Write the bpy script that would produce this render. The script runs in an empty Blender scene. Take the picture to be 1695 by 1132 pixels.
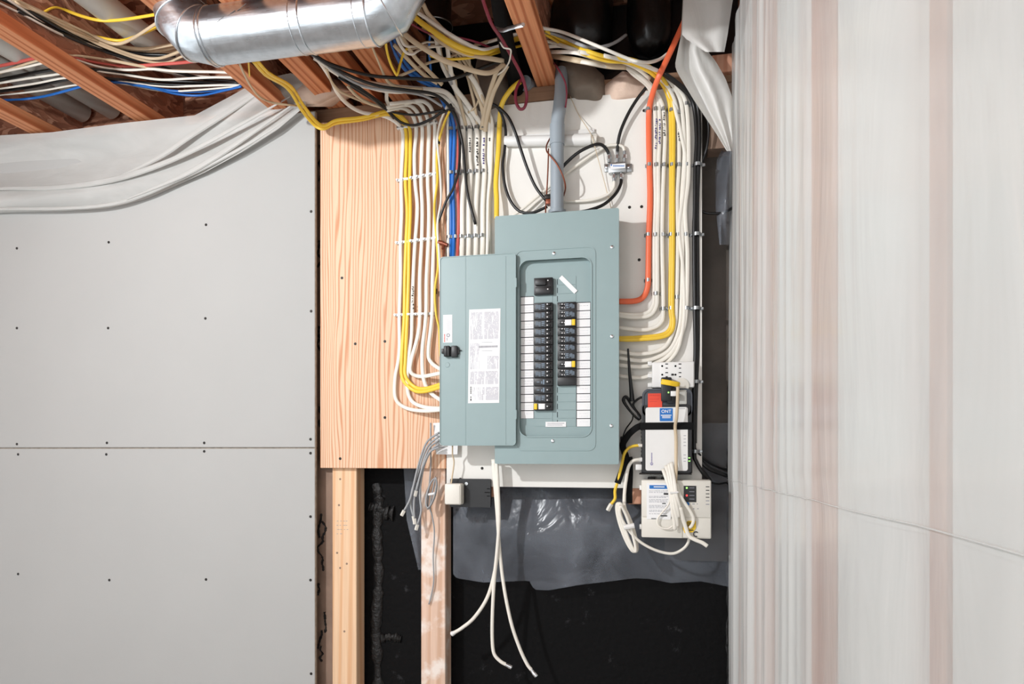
import bpy, bmesh, math, random
from mathutils import Vector, Matrix
random.seed(7)
scene = bpy.context.scene
COL = scene.collection

# ------------------------------------------------------------------ camera
FPX = 1230.0                      # focal length in pixels of a 1695 px wide frame
HOR = 745.0                       # row of the horizon (the lens is shifted, the camera is level)
YAW = math.radians(12.3)
CAM = Vector((0.0, -2.2, 1.35))
cam_d = bpy.data.cameras.new('camera')
cam = bpy.data.objects.new('camera', cam_d); COL.objects.link(cam)
cam.location = CAM
cam.rotation_euler = (math.pi/2, 0, YAW)
cam_d.sensor_width = 36.0
cam_d.lens = 36.0*FPX/1695.0
cam_d.shift_y = (HOR-566.0)/1695.0
cam_d.clip_start = 0.02
scene.camera = cam

# ------------------------------------------------------------------ light
world = bpy.data.worlds.new('basement_ambient'); scene.world = world
world.use_nodes = True
bg = world.node_tree.nodes['Background']
bg.inputs[0].default_value = (0.95, 0.98, 1.0, 1)
bg.inputs[1].default_value = 1.42
ld = bpy.data.lights.new('work_lamp', 'SPOT'); ld.energy = 126; ld.spot_size = math.radians(158); ld.spot_blend = 1.0; ld.shadow_soft_size = 0.035
ld.color = (0.965, 0.985, 1.0)
lo = bpy.data.objects.new('work_lamp', ld); COL.objects.link(lo); lo.location = (-1.62, -1.95, 2.345)
lo.rotation_euler = (Vector((-0.25, 0, 1.7))-lo.location).to_track_quat('-Z', 'Y').to_euler()
ld = bpy.data.lights.new('fill_light', 'POINT'); ld.energy = 8; ld.shadow_soft_size = 0.06  # unseen fill light added behind the camera
ld.color = (0.965, 0.985, 1.0)
lo = bpy.data.objects.new('fill_light', ld); COL.objects.link(lo); lo.location = (-0.75, -2.6, 2.2)
vs = scene.view_settings
vs.view_transform = 'Standard'; vs.look = 'None'; vs.gamma = 1.0; vs.use_curve_mapping = False
vs.exposure = 0.25

# ------------------------------------------------------------------ pixel helpers (photo frame 1695x1132)
def ray(px, py):
    u = (px-847.5)/FPX; v = (HOR-py)/FPX
    return Vector((-math.sin(YAW)+u*math.cos(YAW), math.cos(YAW)+u*math.sin(YAW), v))
def P(px, py, y):
    d = ray(px, py); return CAM + d*((y-CAM.y)/d.y)
def PZ(px, py, z):
    d = ray(px, py); return CAM + d*((z-CAM.z)/d.z)
def PX(px, py, x):
    d = ray(px, py); return CAM + d*((x-CAM.x)/d.x)
def rect(x0, y0, x1, y1, y):
    """world x0,x1,z0,z1 of a photo rectangle standing in the plane Y=y"""
    mx, my = (x0+x1)/2, (y0+y1)/2
    return P(x0, my, y).x, P(x1, my, y).x, P(mx, y1, y).z, P(mx, y0, y).z

# ------------------------------------------------------------------ materials
def lin(c):
    return tuple(((v/255.0)/12.92 if v/255.0 <= .04045 else ((v/255.0+.055)/1.055)**2.4) for v in c)
MATS = {}
def mat(name, col, rough=.5, metal=0., var=.06, scale=30., bump=0., bscale=120., spec=.5, emit=0.):
    if name in MATS: return MATS[name]
    m = bpy.data.materials.new(name); m.use_nodes = True
    nt = m.node_tree; b = nt.nodes['Principled BSDF']
    c = lin(col)
    b.inputs['Roughness'].default_value = rough; b.inputs['Metallic'].default_value = metal
    b.inputs['Specular IOR Level'].default_value = spec
    tc = nt.nodes.new('ShaderNodeTexCoord')
    n = nt.nodes.new('ShaderNodeTexNoise'); n.inputs['Scale'].default_value = scale; n.inputs['Detail'].default_value = 3
    nt.links.new(tc.outputs['Object'], n.inputs['Vector'])
    r = nt.nodes.new('ShaderNodeValToRGB')
    r.color_ramp.elements[0].position = .3; r.color_ramp.elements[1].position = .7
    r.color_ramp.elements[0].color = tuple(v*(1-var) for v in c)+(1,)
    r.color_ramp.elements[1].color = tuple(min(1, v*(1+var)) for v in c)+(1,)
    nt.links.new(n.outputs['Fac'], r.inputs['Fac']); nt.links.new(r.outputs['Color'], b.inputs['Base Color'])
    if bump:
        n2 = nt.nodes.new('ShaderNodeTexNoise'); n2.inputs['Scale'].default_value = bscale; n2.inputs['Detail'].default_value = 4
        nt.links.new(tc.outputs['Object'], n2.inputs['Vector'])
        bp = nt.nodes.new('ShaderNodeBump'); bp.inputs['Strength'].default_value = bump; bp.inputs['Distance'].default_value = .01
        nt.links.new(n2.outputs['Fac'], bp.inputs['Height']); nt.links.new(bp.outputs['Normal'], b.inputs['Normal'])
    if emit:
        b.inputs['Emission Color'].default_value = c+(1,); b.inputs['Emission Strength'].default_value = emit
    MATS[name] = m
    return m

def wood(name, c1, c2, axis=2, scale=22., dist=5., stretch=.09, c3=None, rough=.6, cross=0, fine=.5, dscale=.3):
    """grain running along `axis` of the object, bands across `cross`"""
    m = bpy.data.materials.new(name); m.use_nodes = True
    nt = m.node_tree; b = nt.nodes['Principled BSDF']; b.inputs['Roughness'].default_value = rough
    b.inputs['Specular IOR Level'].default_value = .25
    tc = nt.nodes.new('ShaderNodeTexCoord'); mp = nt.nodes.new('ShaderNodeMapping')
    s = [1, 1, 1]; s[axis] = stretch
    mp.inputs['Scale'].default_value = s
    nt.links.new(tc.outputs['Object'], mp.inputs['Vector'])
    w = nt.nodes.new('ShaderNodeTexWave'); w.wave_type = 'BANDS'; w.bands_direction = 'XYZ'[cross]
    w.inputs['Scale'].default_value = scale; w.inputs['Distortion'].default_value = dist
    w.inputs['Detail'].default_value = 3; w.inputs['Detail Scale'].default_value = dscale; w.inputs['Detail Roughness'].default_value = .5
    nt.links.new(mp.outputs['Vector'], w.inputs['Vector'])
    r = nt.nodes.new('ShaderNodeValToRGB'); r.color_ramp.elements[0].position = .0; r.color_ramp.elements[1].position = .42
    r.color_ramp.elements[0].color = lin(c1)+(1,); r.color_ramp.elements[1].color = lin(c2)+(1,)
    nt.links.new(w.outputs['Color'], r.inputs['Fac'])
    mp2 = nt.nodes.new('ShaderNodeMapping'); s2 = [90, 90, 90]; s2[axis] = 3
    mp2.inputs['Scale'].default_value = s2; nt.links.new(tc.outputs['Object'], mp2.inputs['Vector'])
    n = nt.nodes.new('ShaderNodeTexNoise'); n.inputs['Scale'].default_value = 1.5; n.inputs['Detail'].default_value = 4
    nt.links.new(mp2.outputs['Vector'], n.inputs['Vector'])
    mx = nt.nodes.new('ShaderNodeMix'); mx.data_type = 'RGBA'; mx.blend_type = 'MULTIPLY'; mx.inputs[0].default_value = fine
    r2 = nt.nodes.new('ShaderNodeValToRGB'); r2.color_ramp.elements[0].position = .3; r2.color_ramp.elements[1].position = .6
    r2.color_ramp.elements[0].color = (.62, .58, .55, 1); r2.color_ramp.elements[1].color = (1, 1, 1, 1)
    nt.links.new(n.outputs['Fac'], r2.inputs['Fac'])
    nt.links.new(r.outputs['Color'], mx.inputs[6]); nt.links.new(r2.outputs['Color'], mx.inputs[7])
    out = mx.outputs[2]
    if c3:      # stains with a shape of their own (paint splashes)
        n3 = nt.nodes.new('ShaderNodeTexNoise'); n3.inputs['Scale'].default_value = 15; n3.inputs['Detail'].default_value = 5
        nt.links.new(tc.outputs['Object'], n3.inputs['Vector'])
        r3 = nt.nodes.new('ShaderNodeValToRGB'); r3.color_ramp.elements[0].position = .5; r3.color_ramp.elements[1].position = .62
        nt.links.new(n3.outputs['Fac'], r3.inputs['Fac'])
        m3 = nt.nodes.new('ShaderNodeMix'); m3.data_type = 'RGBA'; m3.inputs[7].default_value = lin(c3)+(1,)
        nt.links.new(r3.outputs['Color'], m3.inputs[0]); nt.links.new(out, m3.inputs[6]); out = m3.outputs[2]
    nt.links.new(out, b.inputs['Base Color'])
    bp = nt.nodes.new('ShaderNodeBump'); bp.inputs['Strength'].default_value = .12; bp.inputs['Distance'].default_value = .004
    nt.links.new(n.outputs['Fac'], bp.inputs['Height']); nt.links.new(bp.outputs['Normal'], b.inputs['Normal'])
    MATS[name] = m
    return m

def osb(name, c1, c2, c3):
    m = bpy.data.materials.new(name); m.use_nodes = True
    nt = m.node_tree; b = nt.nodes['Principled BSDF']; b.inputs['Roughness'].default_value = .75
    tc = nt.nodes.new('ShaderNodeTexCoord'); mp = nt.nodes.new('ShaderNodeMapping'); mp.inputs['Scale'].default_value = (1, 1, 2.4)
    nt.links.new(tc.outputs['Object'], mp.inputs['Vector'])
    nz = nt.nodes.new('ShaderNodeTexNoise'); nz.inputs['Scale'].default_value = 9; nt.links.new(mp.outputs['Vector'], nz.inputs['Vector'])
    ad = nt.nodes.new('ShaderNodeVectorMath'); ad.operation = 'MULTIPLY_ADD'; ad.inputs[1].default_value = (.18, .18, .18)
    nt.links.new(nz.outputs['Color'], ad.inputs[0]); nt.links.new(mp.outputs['Vector'], ad.inputs[2])
    v = nt.nodes.new('ShaderNodeTexVoronoi'); v.inputs['Scale'].default_value = 26
    nt.links.new(ad.outputs[0], v.inputs['Vector'])
    r = nt.nodes.new('ShaderNodeValToRGB')
    r.color_ramp.elements[0].color = lin(c1)+(1,); r.color_ramp.elements[1].color = lin(c3)+(1,)
    e = r.color_ramp.elements.new(.55); e.color = lin(c2)+(1,)
    nt.links.new(v.outputs['Color'], r.inputs['Fac']); nt.links.new(r.outputs['Color'], b.inputs['Base Color'])
    bp = nt.nodes.new('ShaderNodeBump'); bp.inputs['Strength'].default_value = .3; bp.inputs['Distance'].default_value = .01
    nt.links.new(v.outputs['Distance'], bp.inputs['Height']); nt.links.new(bp.outputs['Normal'], b.inputs['Normal'])
    MATS[name] = m
    return m

def poly(name, col, opac=.55, rough=.22, var=.25, scale=(6, 6, 1.2), bump=.5, bscale=2.0):
    """polyethylene film: partly clear, partly milky, glossy"""
    m = bpy.data.materials.new(name); m.use_nodes = True
    nt = m.node_tree; b = nt.nodes['Principled BSDF']; out = nt.nodes['Material Output']
    b.inputs['Base Color'].default_value = lin(col)+(1,); b.inputs['Roughness'].default_value = rough
    b.inputs['Specular IOR Level'].default_value = .45
    tr = nt.nodes.new('ShaderNodeBsdfTransparent'); mix = nt.nodes.new('ShaderNodeMixShader')
    tl = nt.nodes.new('ShaderNodeBsdfTranslucent'); tl.inputs[0].default_value = lin(col)+(1,)
    m2 = nt.nodes.new('ShaderNodeMixShader'); m2.inputs[0].default_value = .2
    nt.links.new(b.outputs[0], m2.inputs[1]); nt.links.new(tl.outputs[0], m2.inputs[2])
    tc = nt.nodes.new('ShaderNodeTexCoord'); mp = nt.nodes.new('ShaderNodeMapping'); mp.inputs['Scale'].default_value = scale
    nt.links.new(tc.outputs['Object'], mp.inputs['Vector'])
    n = nt.nodes.new('ShaderNodeTexNoise'); n.inputs['Scale'].default_value = bscale; n.inputs['Detail'].default_value = 4; n.inputs['Distortion'].default_value = .6
    nt.links.new(mp.outputs['Vector'], n.inputs['Vector'])
    mr = nt.nodes.new('ShaderNodeMapRange'); mr.inputs[1].default_value = .3; mr.inputs[2].default_value = .7
    mr.inputs[3].default_value = max(0, opac-var/2); mr.inputs[4].default_value = min(1, opac+var/2)
    nt.links.new(n.outputs['Fac'], mr.inputs[0]); nt.links.new(mr.outputs[0], mix.inputs[0])
    bp = nt.nodes.new('ShaderNodeBump'); bp.inputs['Strength'].default_value = bump; bp.inputs['Distance'].default_value = .02
    nt.links.new(n.outputs['Fac'], bp.inputs['Height']); nt.links.new(bp.outputs['Normal'], b.inputs['Normal'])
    nt.links.new(tr.outputs[0], mix.inputs[1]); nt.links.new(m2.outputs[0], mix.inputs[2]); nt.links.new(mix.outputs[0], out.inputs['Surface'])
    MATS[name] = m
    return m

def tar(name):
    m = mat(name, (20, 20, 21), .75, var=.3, scale=14, bump=.35, bscale=60, spec=.15)
    nt = m.node_tree; b = nt.nodes['Principled BSDF']
    tc = nt.nodes.new('ShaderNodeTexCoord')
    n = nt.nodes.new('ShaderNodeTexNoise'); n.inputs['Scale'].default_value = 11; n.inputs['Detail'].default_value = 9; n.inputs['Roughness'].default_value = .75
    nt.links.new(tc.outputs['Object'], n.inputs['Vector'])
    r = nt.nodes.new('ShaderNodeValToRGB'); r.color_ramp.elements[0].position = .6; r.color_ramp.elements[1].position = .78
    r.color_ramp.elements[0].color = (.003, .003, .0033, 1); r.color_ramp.elements[1].color = (.06, .06, .065, 1)
    nt.links.new(n.outputs['Fac'], r.inputs['Fac']); nt.links.new(r.outputs['Color'], b.inputs['Base Color'])
    return m

def galv(name):
    m = mat(name, (205, 212, 218), .26, 1.0, var=.1, scale=45)
    nt = m.node_tree; b = nt.nodes['Principled BSDF']
    tc = nt.nodes.new('ShaderNodeTexCoord'); mp = nt.nodes.new('ShaderNodeMapping'); mp.inputs['Scale'].default_value = (4, 40, 40)
    n = nt.nodes.new('ShaderNodeTexNoise'); n.inputs['Scale'].default_value = 2; n.inputs['Detail'].default_value = 4
    nt.links.new(tc.outputs['Object'], mp.inputs['Vector']); nt.links.new(mp.outputs['Vector'], n.inputs['Vector'])
    mr = nt.nodes.new('ShaderNodeMapRange'); mr.inputs[3].default_value = .2; mr.inputs[4].default_value = .42
    nt.links.new(n.outputs['Fac'], mr.inputs[0]); nt.links.new(mr.outputs[0], b.inputs['Roughness'])
    bp = nt.nodes.new('ShaderNodeBump'); bp.inputs['Strength'].default_value = .08; bp.inputs['Distance'].default_value = .01
    nt.links.new(n.outputs['Fac'], bp.inputs['Height']); nt.links.new(bp.outputs['Normal'], b.inputs['Normal'])
    return m

mat('drywall', (176, 176, 174), .9, var=.015, scale=3, bump=.03, bscale=250, spec=.1)
mat('gypsum_edge', (150, 140, 128), .95, var=.2, scale=60)
mat('board_white', (236, 233, 227), .75, var=.02, scale=8, bump=.03, bscale=200, spec=.2)
mat('concrete', (186, 184, 180), .9, var=.12, scale=6, bump=.2, bscale=40)
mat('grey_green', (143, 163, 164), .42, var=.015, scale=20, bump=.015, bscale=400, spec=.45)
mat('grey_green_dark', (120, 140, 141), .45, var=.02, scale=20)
mat('black_plastic', (24, 24, 26), .42, var=.1, scale=40)
mat('black_matte', (14, 14, 15), .8, var=.2, scale=40, spec=.2)
mat('black_cable', (17, 17, 18), .35, var=.1, scale=20)
mat('black_film', (12, 12, 13), .3, var=.3, scale=8, bump=.5, bscale=14)
mat('white_plastic', (232, 231, 228), .4, var=.015, scale=30)
mat('ivory_plastic', (226, 222, 212), .4, var=.02, scale=30)
mat('cable_white', (236, 231, 220), .42, var=.05, scale=12)
mat('cable_cream', (208, 188, 158), .45, var=.08, scale=12)  # dirty white sheath, with the shade on the upper runs put into the colour
mat('cable_grey', (158, 160, 162), .4, var=.06, scale=12)
mat('cable_yellow', (240, 200, 62), .4, var=.06, scale=12)
mat('cable_orange', (243, 114, 74), .4, var=.05, scale=12)
mat('cable_blue', (36, 108, 192), .4, var=.08, scale=12)
mat('cable_red', (196, 88, 80), .45, var=.08, scale=12)
mat('cable_maroon', (132, 42, 62), .4, var=.08, scale=12)
mat('copper', (128, 68, 46), .4, .4, var=.15, scale=20)
mat('paper', (240, 240, 240), .7, var=.01, scale=20, spec=.2)
mat('print_grey', (150, 150, 158), .8, var=.05)
mat('print_light', (196, 196, 204), .8, var=.05)
mat('print_black', (28, 28, 32), .8, var=.05)
mat('print_violet', (60, 48, 130), .8, var=.05)
mat('print_red', (214, 70, 60), .8, var=.05)
mat('print_blue', (28, 112, 190), .6, var=.03)
mat('print_purple', (92, 70, 150), .7, var=.03)
mat('label_yellow', (242, 200, 40), .5, var=.03)
mat('label_orange', (232, 74, 48), .5, var=.05)
mat('breaker_print', (120, 135, 150), .7, var=.1)
mat('chrome', (208, 210, 212), .25, 1., var=.05)
mat('zinc', (176, 180, 182), .35, .9, var=.1, scale=90)
mat('screw_dark', (40, 36, 34), .5, .5, var=.1)
mat('pvc_grey', (148, 158, 166), .45, var=.03, scale=10)
mat('charcoal', (66, 70, 78), .4, var=.05)
mat('pvc_pale', (190, 190, 184), .5, var=.04, scale=10)
mat('pink_batt', (216, 190, 172), .95, var=.12, scale=14, bump=.5, bscale=30)
mat('white_batt', (224, 224, 221), .95, var=.05, scale=7, bump=.4, bscale=18)
mat('brown_wrap', (122, 110, 98), .7, var=.3, scale=9, bump=.5, bscale=22)
mat('brown_paper', (142, 118, 102), .8, var=.2, scale=10, bump=.3, bscale=30)
mat('mastic', (12, 11, 11), .5, var=.2, scale=60, bump=.6, bscale=90)
mat('led_green', (150, 255, 110), .4, emit=1.5)
mat('led_red', (255, 60, 60), .4, emit=1.8)
mat('sticker_strip', (236, 236, 236), .6, var=.01)
wood('plywood', (208, 150, 114), (232, 196, 166), 2, 26, 46, .085, fine=.22, dscale=.3)
wood('stud_pine', (226, 178, 136), (238, 202, 166), 2, 9, 16, .05, fine=.3, dscale=.35)
wood('stud_stained', (212, 174, 148), (228, 196, 174), 2, 9, 16, .05, c3=(238, 226, 216), fine=.35, dscale=.35)
wood('joist_wood', (190, 110, 70), (222, 150, 106), 1, 12, 16, .05, fine=.5, dscale=.4)
wood('stud_right', (192, 134, 108), (208, 156, 130), 2, 9, 14, .05, fine=.3, dscale=.35)
wood('plate_wood', (120, 92, 72), (150, 118, 94), 0, 16, 3, .05)
osb('osb_web', (116, 74, 56), (174, 118, 92), (216, 168, 140))
poly('film_right', (220, 221, 219), .66, .18, .08, (1, 3, 1.2), .2, 2.2)
poly('film_drape', (208, 208, 205), .8, .42, .2, (2, 3, 6), .4, 2.0)
poly('film_dark', (140, 146, 156), .42, .22, .35, (4, 4, 4), .9, 1.6)
poly('film_flap', (246, 245, 241), .9, .35, .15, (5, 5, 2), .5, 2.0)
tar('tar_wall'); galv('galvanised')

# ------------------------------------------------------------------ mesh helpers
class MB:
    def __init__(s): s.v = []; s.f = []
    def add(s, v, f):
        n = len(s.v); s.v += [tuple(p) for p in v]; s.f += [tuple(i+n for i in q) for q in f]; return s
    def box(s, x0, x1, y0, y1, z0, z1, bev=0., seg=2):
        if bev <= 0:
            v = [(x, y, z) for x in (x0, x1) for y in (y0, y1) for z in (z0, z1)]
            return s.add(v, [(0,1,3,2), (4,6,7,5), (0,4,5,1), (2,3,7,6), (0,2,6,4), (1,5,7,3)])
        bm = bmesh.new(); bmesh.ops.create_cube(bm, size=1)
        for w in bm.verts:
            w.co = Vector(((x0+x1)/2+w.co.x*(x1-x0), (y0+y1)/2+w.co.y*(y1-y0), (z0+z1)/2+w.co.z*(z1-z0)))
        bmesh.ops.bevel(bm, geom=bm.edges[:], offset=bev, segments=seg, affect='EDGES', profile=.5)
        bm.verts.index_update()
        s.add([w.co[:] for w in bm.verts], [[w.index for w in f.verts] for f in bm.faces]); bm.free(); return s
    def bpx(s, x0, y0, x1, y1, yf, yb, bev=0.):
        a, b, c, d = rect(x0, y0, x1, y1, yf); return s.box(a, b, yf, yb, c, d, bev)
    def prism(s, out, y0, y1):
        n = len(out)
        v = [(x, y0, z) for x, z in out]+[(x, y1, z) for x, z in out]
        f = [tuple(range(n)), tuple(range(2*n-1, n-1, -1))]+[(i, (i+1) % n, n+(i+1) % n, n+i) for i in range(n)]
        return s.add(v, f)
    def ring(s, outer, inner, y0, y1):
        n = len(outer)
        v = [(x, y0, z) for x, z in outer]+[(x, y0, z) for x, z in inner]+[(x, y1, z) for x, z in outer]+[(x, y1, z) for x, z in inner]
        f = []
        for i in range(n):
            j = (i+1) % n
            f += [(i, j, n+j, n+i), (2*n+i, 3*n+i, 3*n+j, 2*n+j), (i, 2*n+i, 2*n+j, j), (n+i, n+j, 3*n+j, 3*n+i)]
        return s.add(v, f)
    def tube(s, pts, r, n=8, flat=1.0, cap=True, up=Vector((0, 1, 0)), rad=None, lobes=False):
        pts = [Vector(p) for p in pts]; m = len(pts); rings = []
        prevN = None
        for i, p in enumerate(pts):
            t = (pts[min(i+1, m-1)]-pts[max(i-1, 0)])
            if t.length < 1e-9: t = Vector((0, 0, 1))
            t.normalize()
            N = t.cross(up)
            if N.length < .15: N = prevN.copy() if prevN else t.cross(Vector((0, 0, 1)))
            N = N - t*N.dot(t); N.normalize()
            if prevN and N.dot(prevN) < 0: N = -N
            prevN = N; B = t.cross(N)
            rr = rad[i] if rad else r
            ring = []
            for k in range(n):
                a = 2*math.pi*k/n; ca, sa = math.cos(a), math.sin(a)
                g = (1-.35*max(0, 1-abs(ca)*2.2)) if lobes else 1.0
                ring.append(p+N*(rr*ca)+B*(rr*flat*sa*g))
            rings.append(ring)
        v = [q for R in rings for q in R]; f = []
        for i in range(m-1):
            for k in range(n):
                f.append((i*n+k, i*n+(k+1) % n, (i+1)*n+(k+1) % n, (i+1)*n+k))
        if cap: f += [tuple(range(n-1, -1, -1)), tuple((m-1)*n+k for k in range(n))]
        return s.add(v, f)
    def cyl(s, a, b, r, n=14, r2=None):
        a, b = Vector(a), Vector(b); t = (b-a).normalized()
        up = Vector((0, 1, 0)) if abs(t.y) < .9 else Vector((1, 0, 0))
        return s.tube([a, b], r, n, up=up, rad=[r, r if r2 is None else r2])
    def lathe(s, c, axis, prof, n=14):
        """prof: (distance along axis, radius)"""
        c = Vector(c); t = Vector(axis).normalized()
        up = Vector((0, 0, 1)) if abs(t.z) < .9 else Vector((1, 0, 0))
        return s.tube([c+t*d for d, r in prof], 1, n, up=up, rad=[max(r, 1e-5) for d, r in prof])
    def grid(s, rows):
        h, w = len(rows), len(rows[0])
        return s.add([p for r in rows for p in r], [(i*w+j, i*w+j+1, (i+1)*w+j+1, (i+1)*w+j) for i in range(h-1) for j in range(w-1)])

def rrect(x0, x1, z0, z1, r, n=6):
    o = []
    for cx, cz, a0 in ((x1-r, z1-r, 0), (x0+r, z1-r, 90), (x0+r, z0+r, 180), (x1-r, z0+r, 270)):
        for k in range(n+1):
            a = math.radians(a0+90*k/n); o.append((cx+r*math.cos(a), cz+r*math.sin(a)))
    return o

def spline(pts, sub=6):
    pts = [Vector(p) for p in pts]
    if len(pts) < 3: return pts
    q = [pts[0]*2-pts[1]]+pts+[pts[-1]*2-pts[-2]]; out = []
    for i in range(1, len(q)-2):
        a, b, c, d = q[i-1], q[i], q[i+1], q[i+2]
        for k in range(sub):
            t = k/sub
            out.append(.5*((2*b)+(c-a)*t+(2*a-5*b+4*c-d)*t*t+(3*b-a-3*c+d)*t**3))
    out.append(pts[-1]); return out

WL = {}
def mesh_of(name, mb, m, smooth, off=Vector((0, 0, 0))):
    me = bpy.data.meshes.new(name)
    me.from_pydata([(v[0]-off.x, v[1]-off.y, v[2]-off.z) for v in mb.v], [], mb.f)
    bm = bmesh.new(); bm.from_mesh(me); bmesh.ops.recalc_face_normals(bm, faces=bm.faces[:]); bm.to_mesh(me); bm.free()
    me.materials.append(MATS[m])
    if smooth:
        me.polygons.foreach_set('use_smooth', [True]*len(me.polygons))
        if smooth != 'all': me.set_sharp_from_angle(angle=math.radians(38))
    me.update(); return me
def tag(o, label=None, cat=None, group=None, kind=None):
    if label: o['label'] = label
    if cat: o['category'] = cat
    if group: o['group'] = group
    if kind: o['kind'] = kind
    return o
def link(o, loc, parent):
    COL.objects.link(o)
    if parent: o.parent = parent; o.location = loc-WL[parent.name]
    else: o.location = loc
    WL[o.name] = loc.copy(); return o
def put(name, mb, m, parent=None, label=None, cat=None, group=None, kind=None, smooth=True):
    xs = [v[0] for v in mb.v]; ys = [v[1] for v in mb.v]; zs = [v[2] for v in mb.v]
    c = Vector(((min(xs)+max(xs))/2, (min(ys)+max(ys))/2, (min(zs)+max(zs))/2))
    o = bpy.data.objects.new(name, mesh_of(name, mb, m, smooth, c)); link(o, c, parent)
    return tag(o, label, cat, group, kind)
def inst(name, me, loc, parent=None, label=None, cat=None, group=None, kind=None, rot=None):
    o = bpy.data.objects.new(name, me); link(o, Vector(loc), parent)
    if rot: o.rotation_euler = rot
    return tag(o, label, cat, group, kind)
def thing(name, loc, label, cat, group=None, kind=None, parent=None):
    o = bpy.data.objects.new(name, None); o.empty_display_size = .02; link(o, Vector(loc), parent)
    return tag(o, label, cat, group, kind)
def lettering(name, txt, loc, size, m, parent, rotz=0., align='CENTER'):
    cu = bpy.data.curves.new(name, 'FONT'); cu.body = txt; cu.size = size; cu.align_x = align; cu.align_y = 'CENTER'; cu.extrude = .0003
    cu.offset = size*.012; cu.resolution_u = 3
    t = bpy.data.objects.new(name+'_tmp', cu); COL.objects.link(t)
    dg = bpy.context.evaluated_depsgraph_get()
    me = bpy.data.meshes.new_from_object(t.evaluated_get(dg)); bpy.data.objects.remove(t)
    ca, sa = math.cos(rotz), math.sin(rotz)
    for v in me.vertices:
        x, y, z = v.co; v.co = (x*ca-y*sa, -z, x*sa+y*ca)
    me.materials.clear(); me.materials.append(MATS[m]); me.name = name
    return inst(name, me, loc, parent)
def interp(poly_, t):
    """value of a polyline [(t,v),...] at t"""
    if t <= poly_[0][0]: return poly_[0][1]
    for (a, va), (b, vb) in zip(poly_, poly_[1:]):
        if t <= b: return va+(vb-va)*(t-a)/(b-a)
    return poly_[-1][1]

# ================================================================== THE SETTING
ZJ = 2.45                                   # underside of the floor joists
XR = 0.170                                  # face of the right-hand wall
put('floor', MB().box(-4.2, .5, -4.2, .3, -.1, 0), 'concrete', kind='structure', smooth=False)
# foundation wall, tarred black
wb = put('wall_back', MB().box(-4.2, .5, .10, .30, 0, ZJ), 'tar_wall', kind='structure', smooth=False)
def ridge(pts, r0, seed):
    rng = random.Random(seed); m = MB()
    sp = spline([P(x, y, .098) for x, y in pts], 8)
    m.tube(sp, r0, 9, flat=.5, rad=[r0*(.6+.8*rng.random()) for _ in sp]); return m
put('tar_ridge', ridge([(622, 800), (628, 830), (624, 880), (627, 960), (622, 1040), (626, 1132), (622, 1190)], .016, 3), 'mastic', wb)
put('tar_ridge', ridge([(612, 838), (625, 842), (640, 848), (652, 850)], .02, 4), 'mastic', wb)
put('tar_ridge', ridge([(618, 1052), (632, 1056), (648, 1054), (664, 1058)], .012, 5), 'mastic', wb)
# wooden plate on top of the wall and the rim board above it
put('trim_1', MB().box(-4.2, .5, .012, .16, 2.405, ZJ-.002), 'plate_wood', kind='structure', smooth=False)
put('wall_rim', MB().box(-4.2, .5, .17, .21, ZJ, 2.75), 'osb_web', kind='structure', smooth=False)
# ceiling: subfloor with I-joists below it
ce = put('ceiling', MB().box(-4.2, .6, -4.2, .25, 2.75, 2.775), 'osb_web', kind='structure', smooth=False)
fl_me = mesh_of('joist_flange', MB().box(-.031, .031, -2.0, 2.0, 0, .038, .002, 1), 'joist_wood', False)
wb_me = mesh_of('joist_web', MB().box(-.005, .005, -2.0, 2.0, .038, .262), 'osb_web', False)
JX = [-2.72, PZ(38, 205, ZJ).x-.01, PZ(223, 200, ZJ).x+.031, PZ(398, 136, ZJ).x+.02, PZ(488, 108, ZJ).x, PZ(550, 98, ZJ).x, PZ(612, 98, ZJ).x, PZ(880, 70, ZJ).x]
for x in JX:
    j = inst('floor_joist', fl_me, (x, -1.84, ZJ), ce)
    inst('joist_web', wb_me, (x, -1.84, ZJ), j)
    inst('top_flange', fl_me, (x, -1.84, ZJ+.262), j)

# drywall on the left part of the back wall
wl = thing('wall_left', (P(260, 741, -.02).x, -.014, 0), None, None, kind='structure')
xl, xr = -4.2, P(521, 741, -.02).x
zs = P(300, 741.5, -.02).z
def sheet(z0, z1, nm='drywall_sheet'):
    o = put(nm, MB().box(xl, xr, -.02, -.008, z0, z1, .0012, 1), 'drywall', wl, smooth=False)
    put('paper_edge', MB().box(xr, xr+.0015, -.019, -.008, z0, z1), 'gypsum_edge', o, smooth=False); return o
s_up = sheet(zs+.0022, 2.43); s_lo = sheet(.012, zs-.0022)
put('seam_filler', MB().box(xl, xr, -.015, -.008, zs-.0022, zs+.0022), 'gypsum_edge', wl, smooth=False)
scr = mesh_of('screw', MB().lathe((0, 0, 0), (0, 1, 0), [(-.0012, .0012), (-.0012, .0042), (.0, .0046)], 10), 'screw_dark', False)
for x, y in [(28, 411), (180, 401), (341, 372), (28, 543), (179, 543), (340, 527), (28, 735), (177, 733), (338, 733), (515, 350), (515, 515), (514, 727)]:
    inst('screw', scr, P(x, y, -.0201), s_up)
for x, y in [(30, 752), (176, 752), (338, 747), (514, 750), (514, 855), (514, 960), (515, 1115), (30, 950), (181, 960), (341, 959)]:
    inst('screw', scr, P(x, y, -.0201), s_lo)
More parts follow.
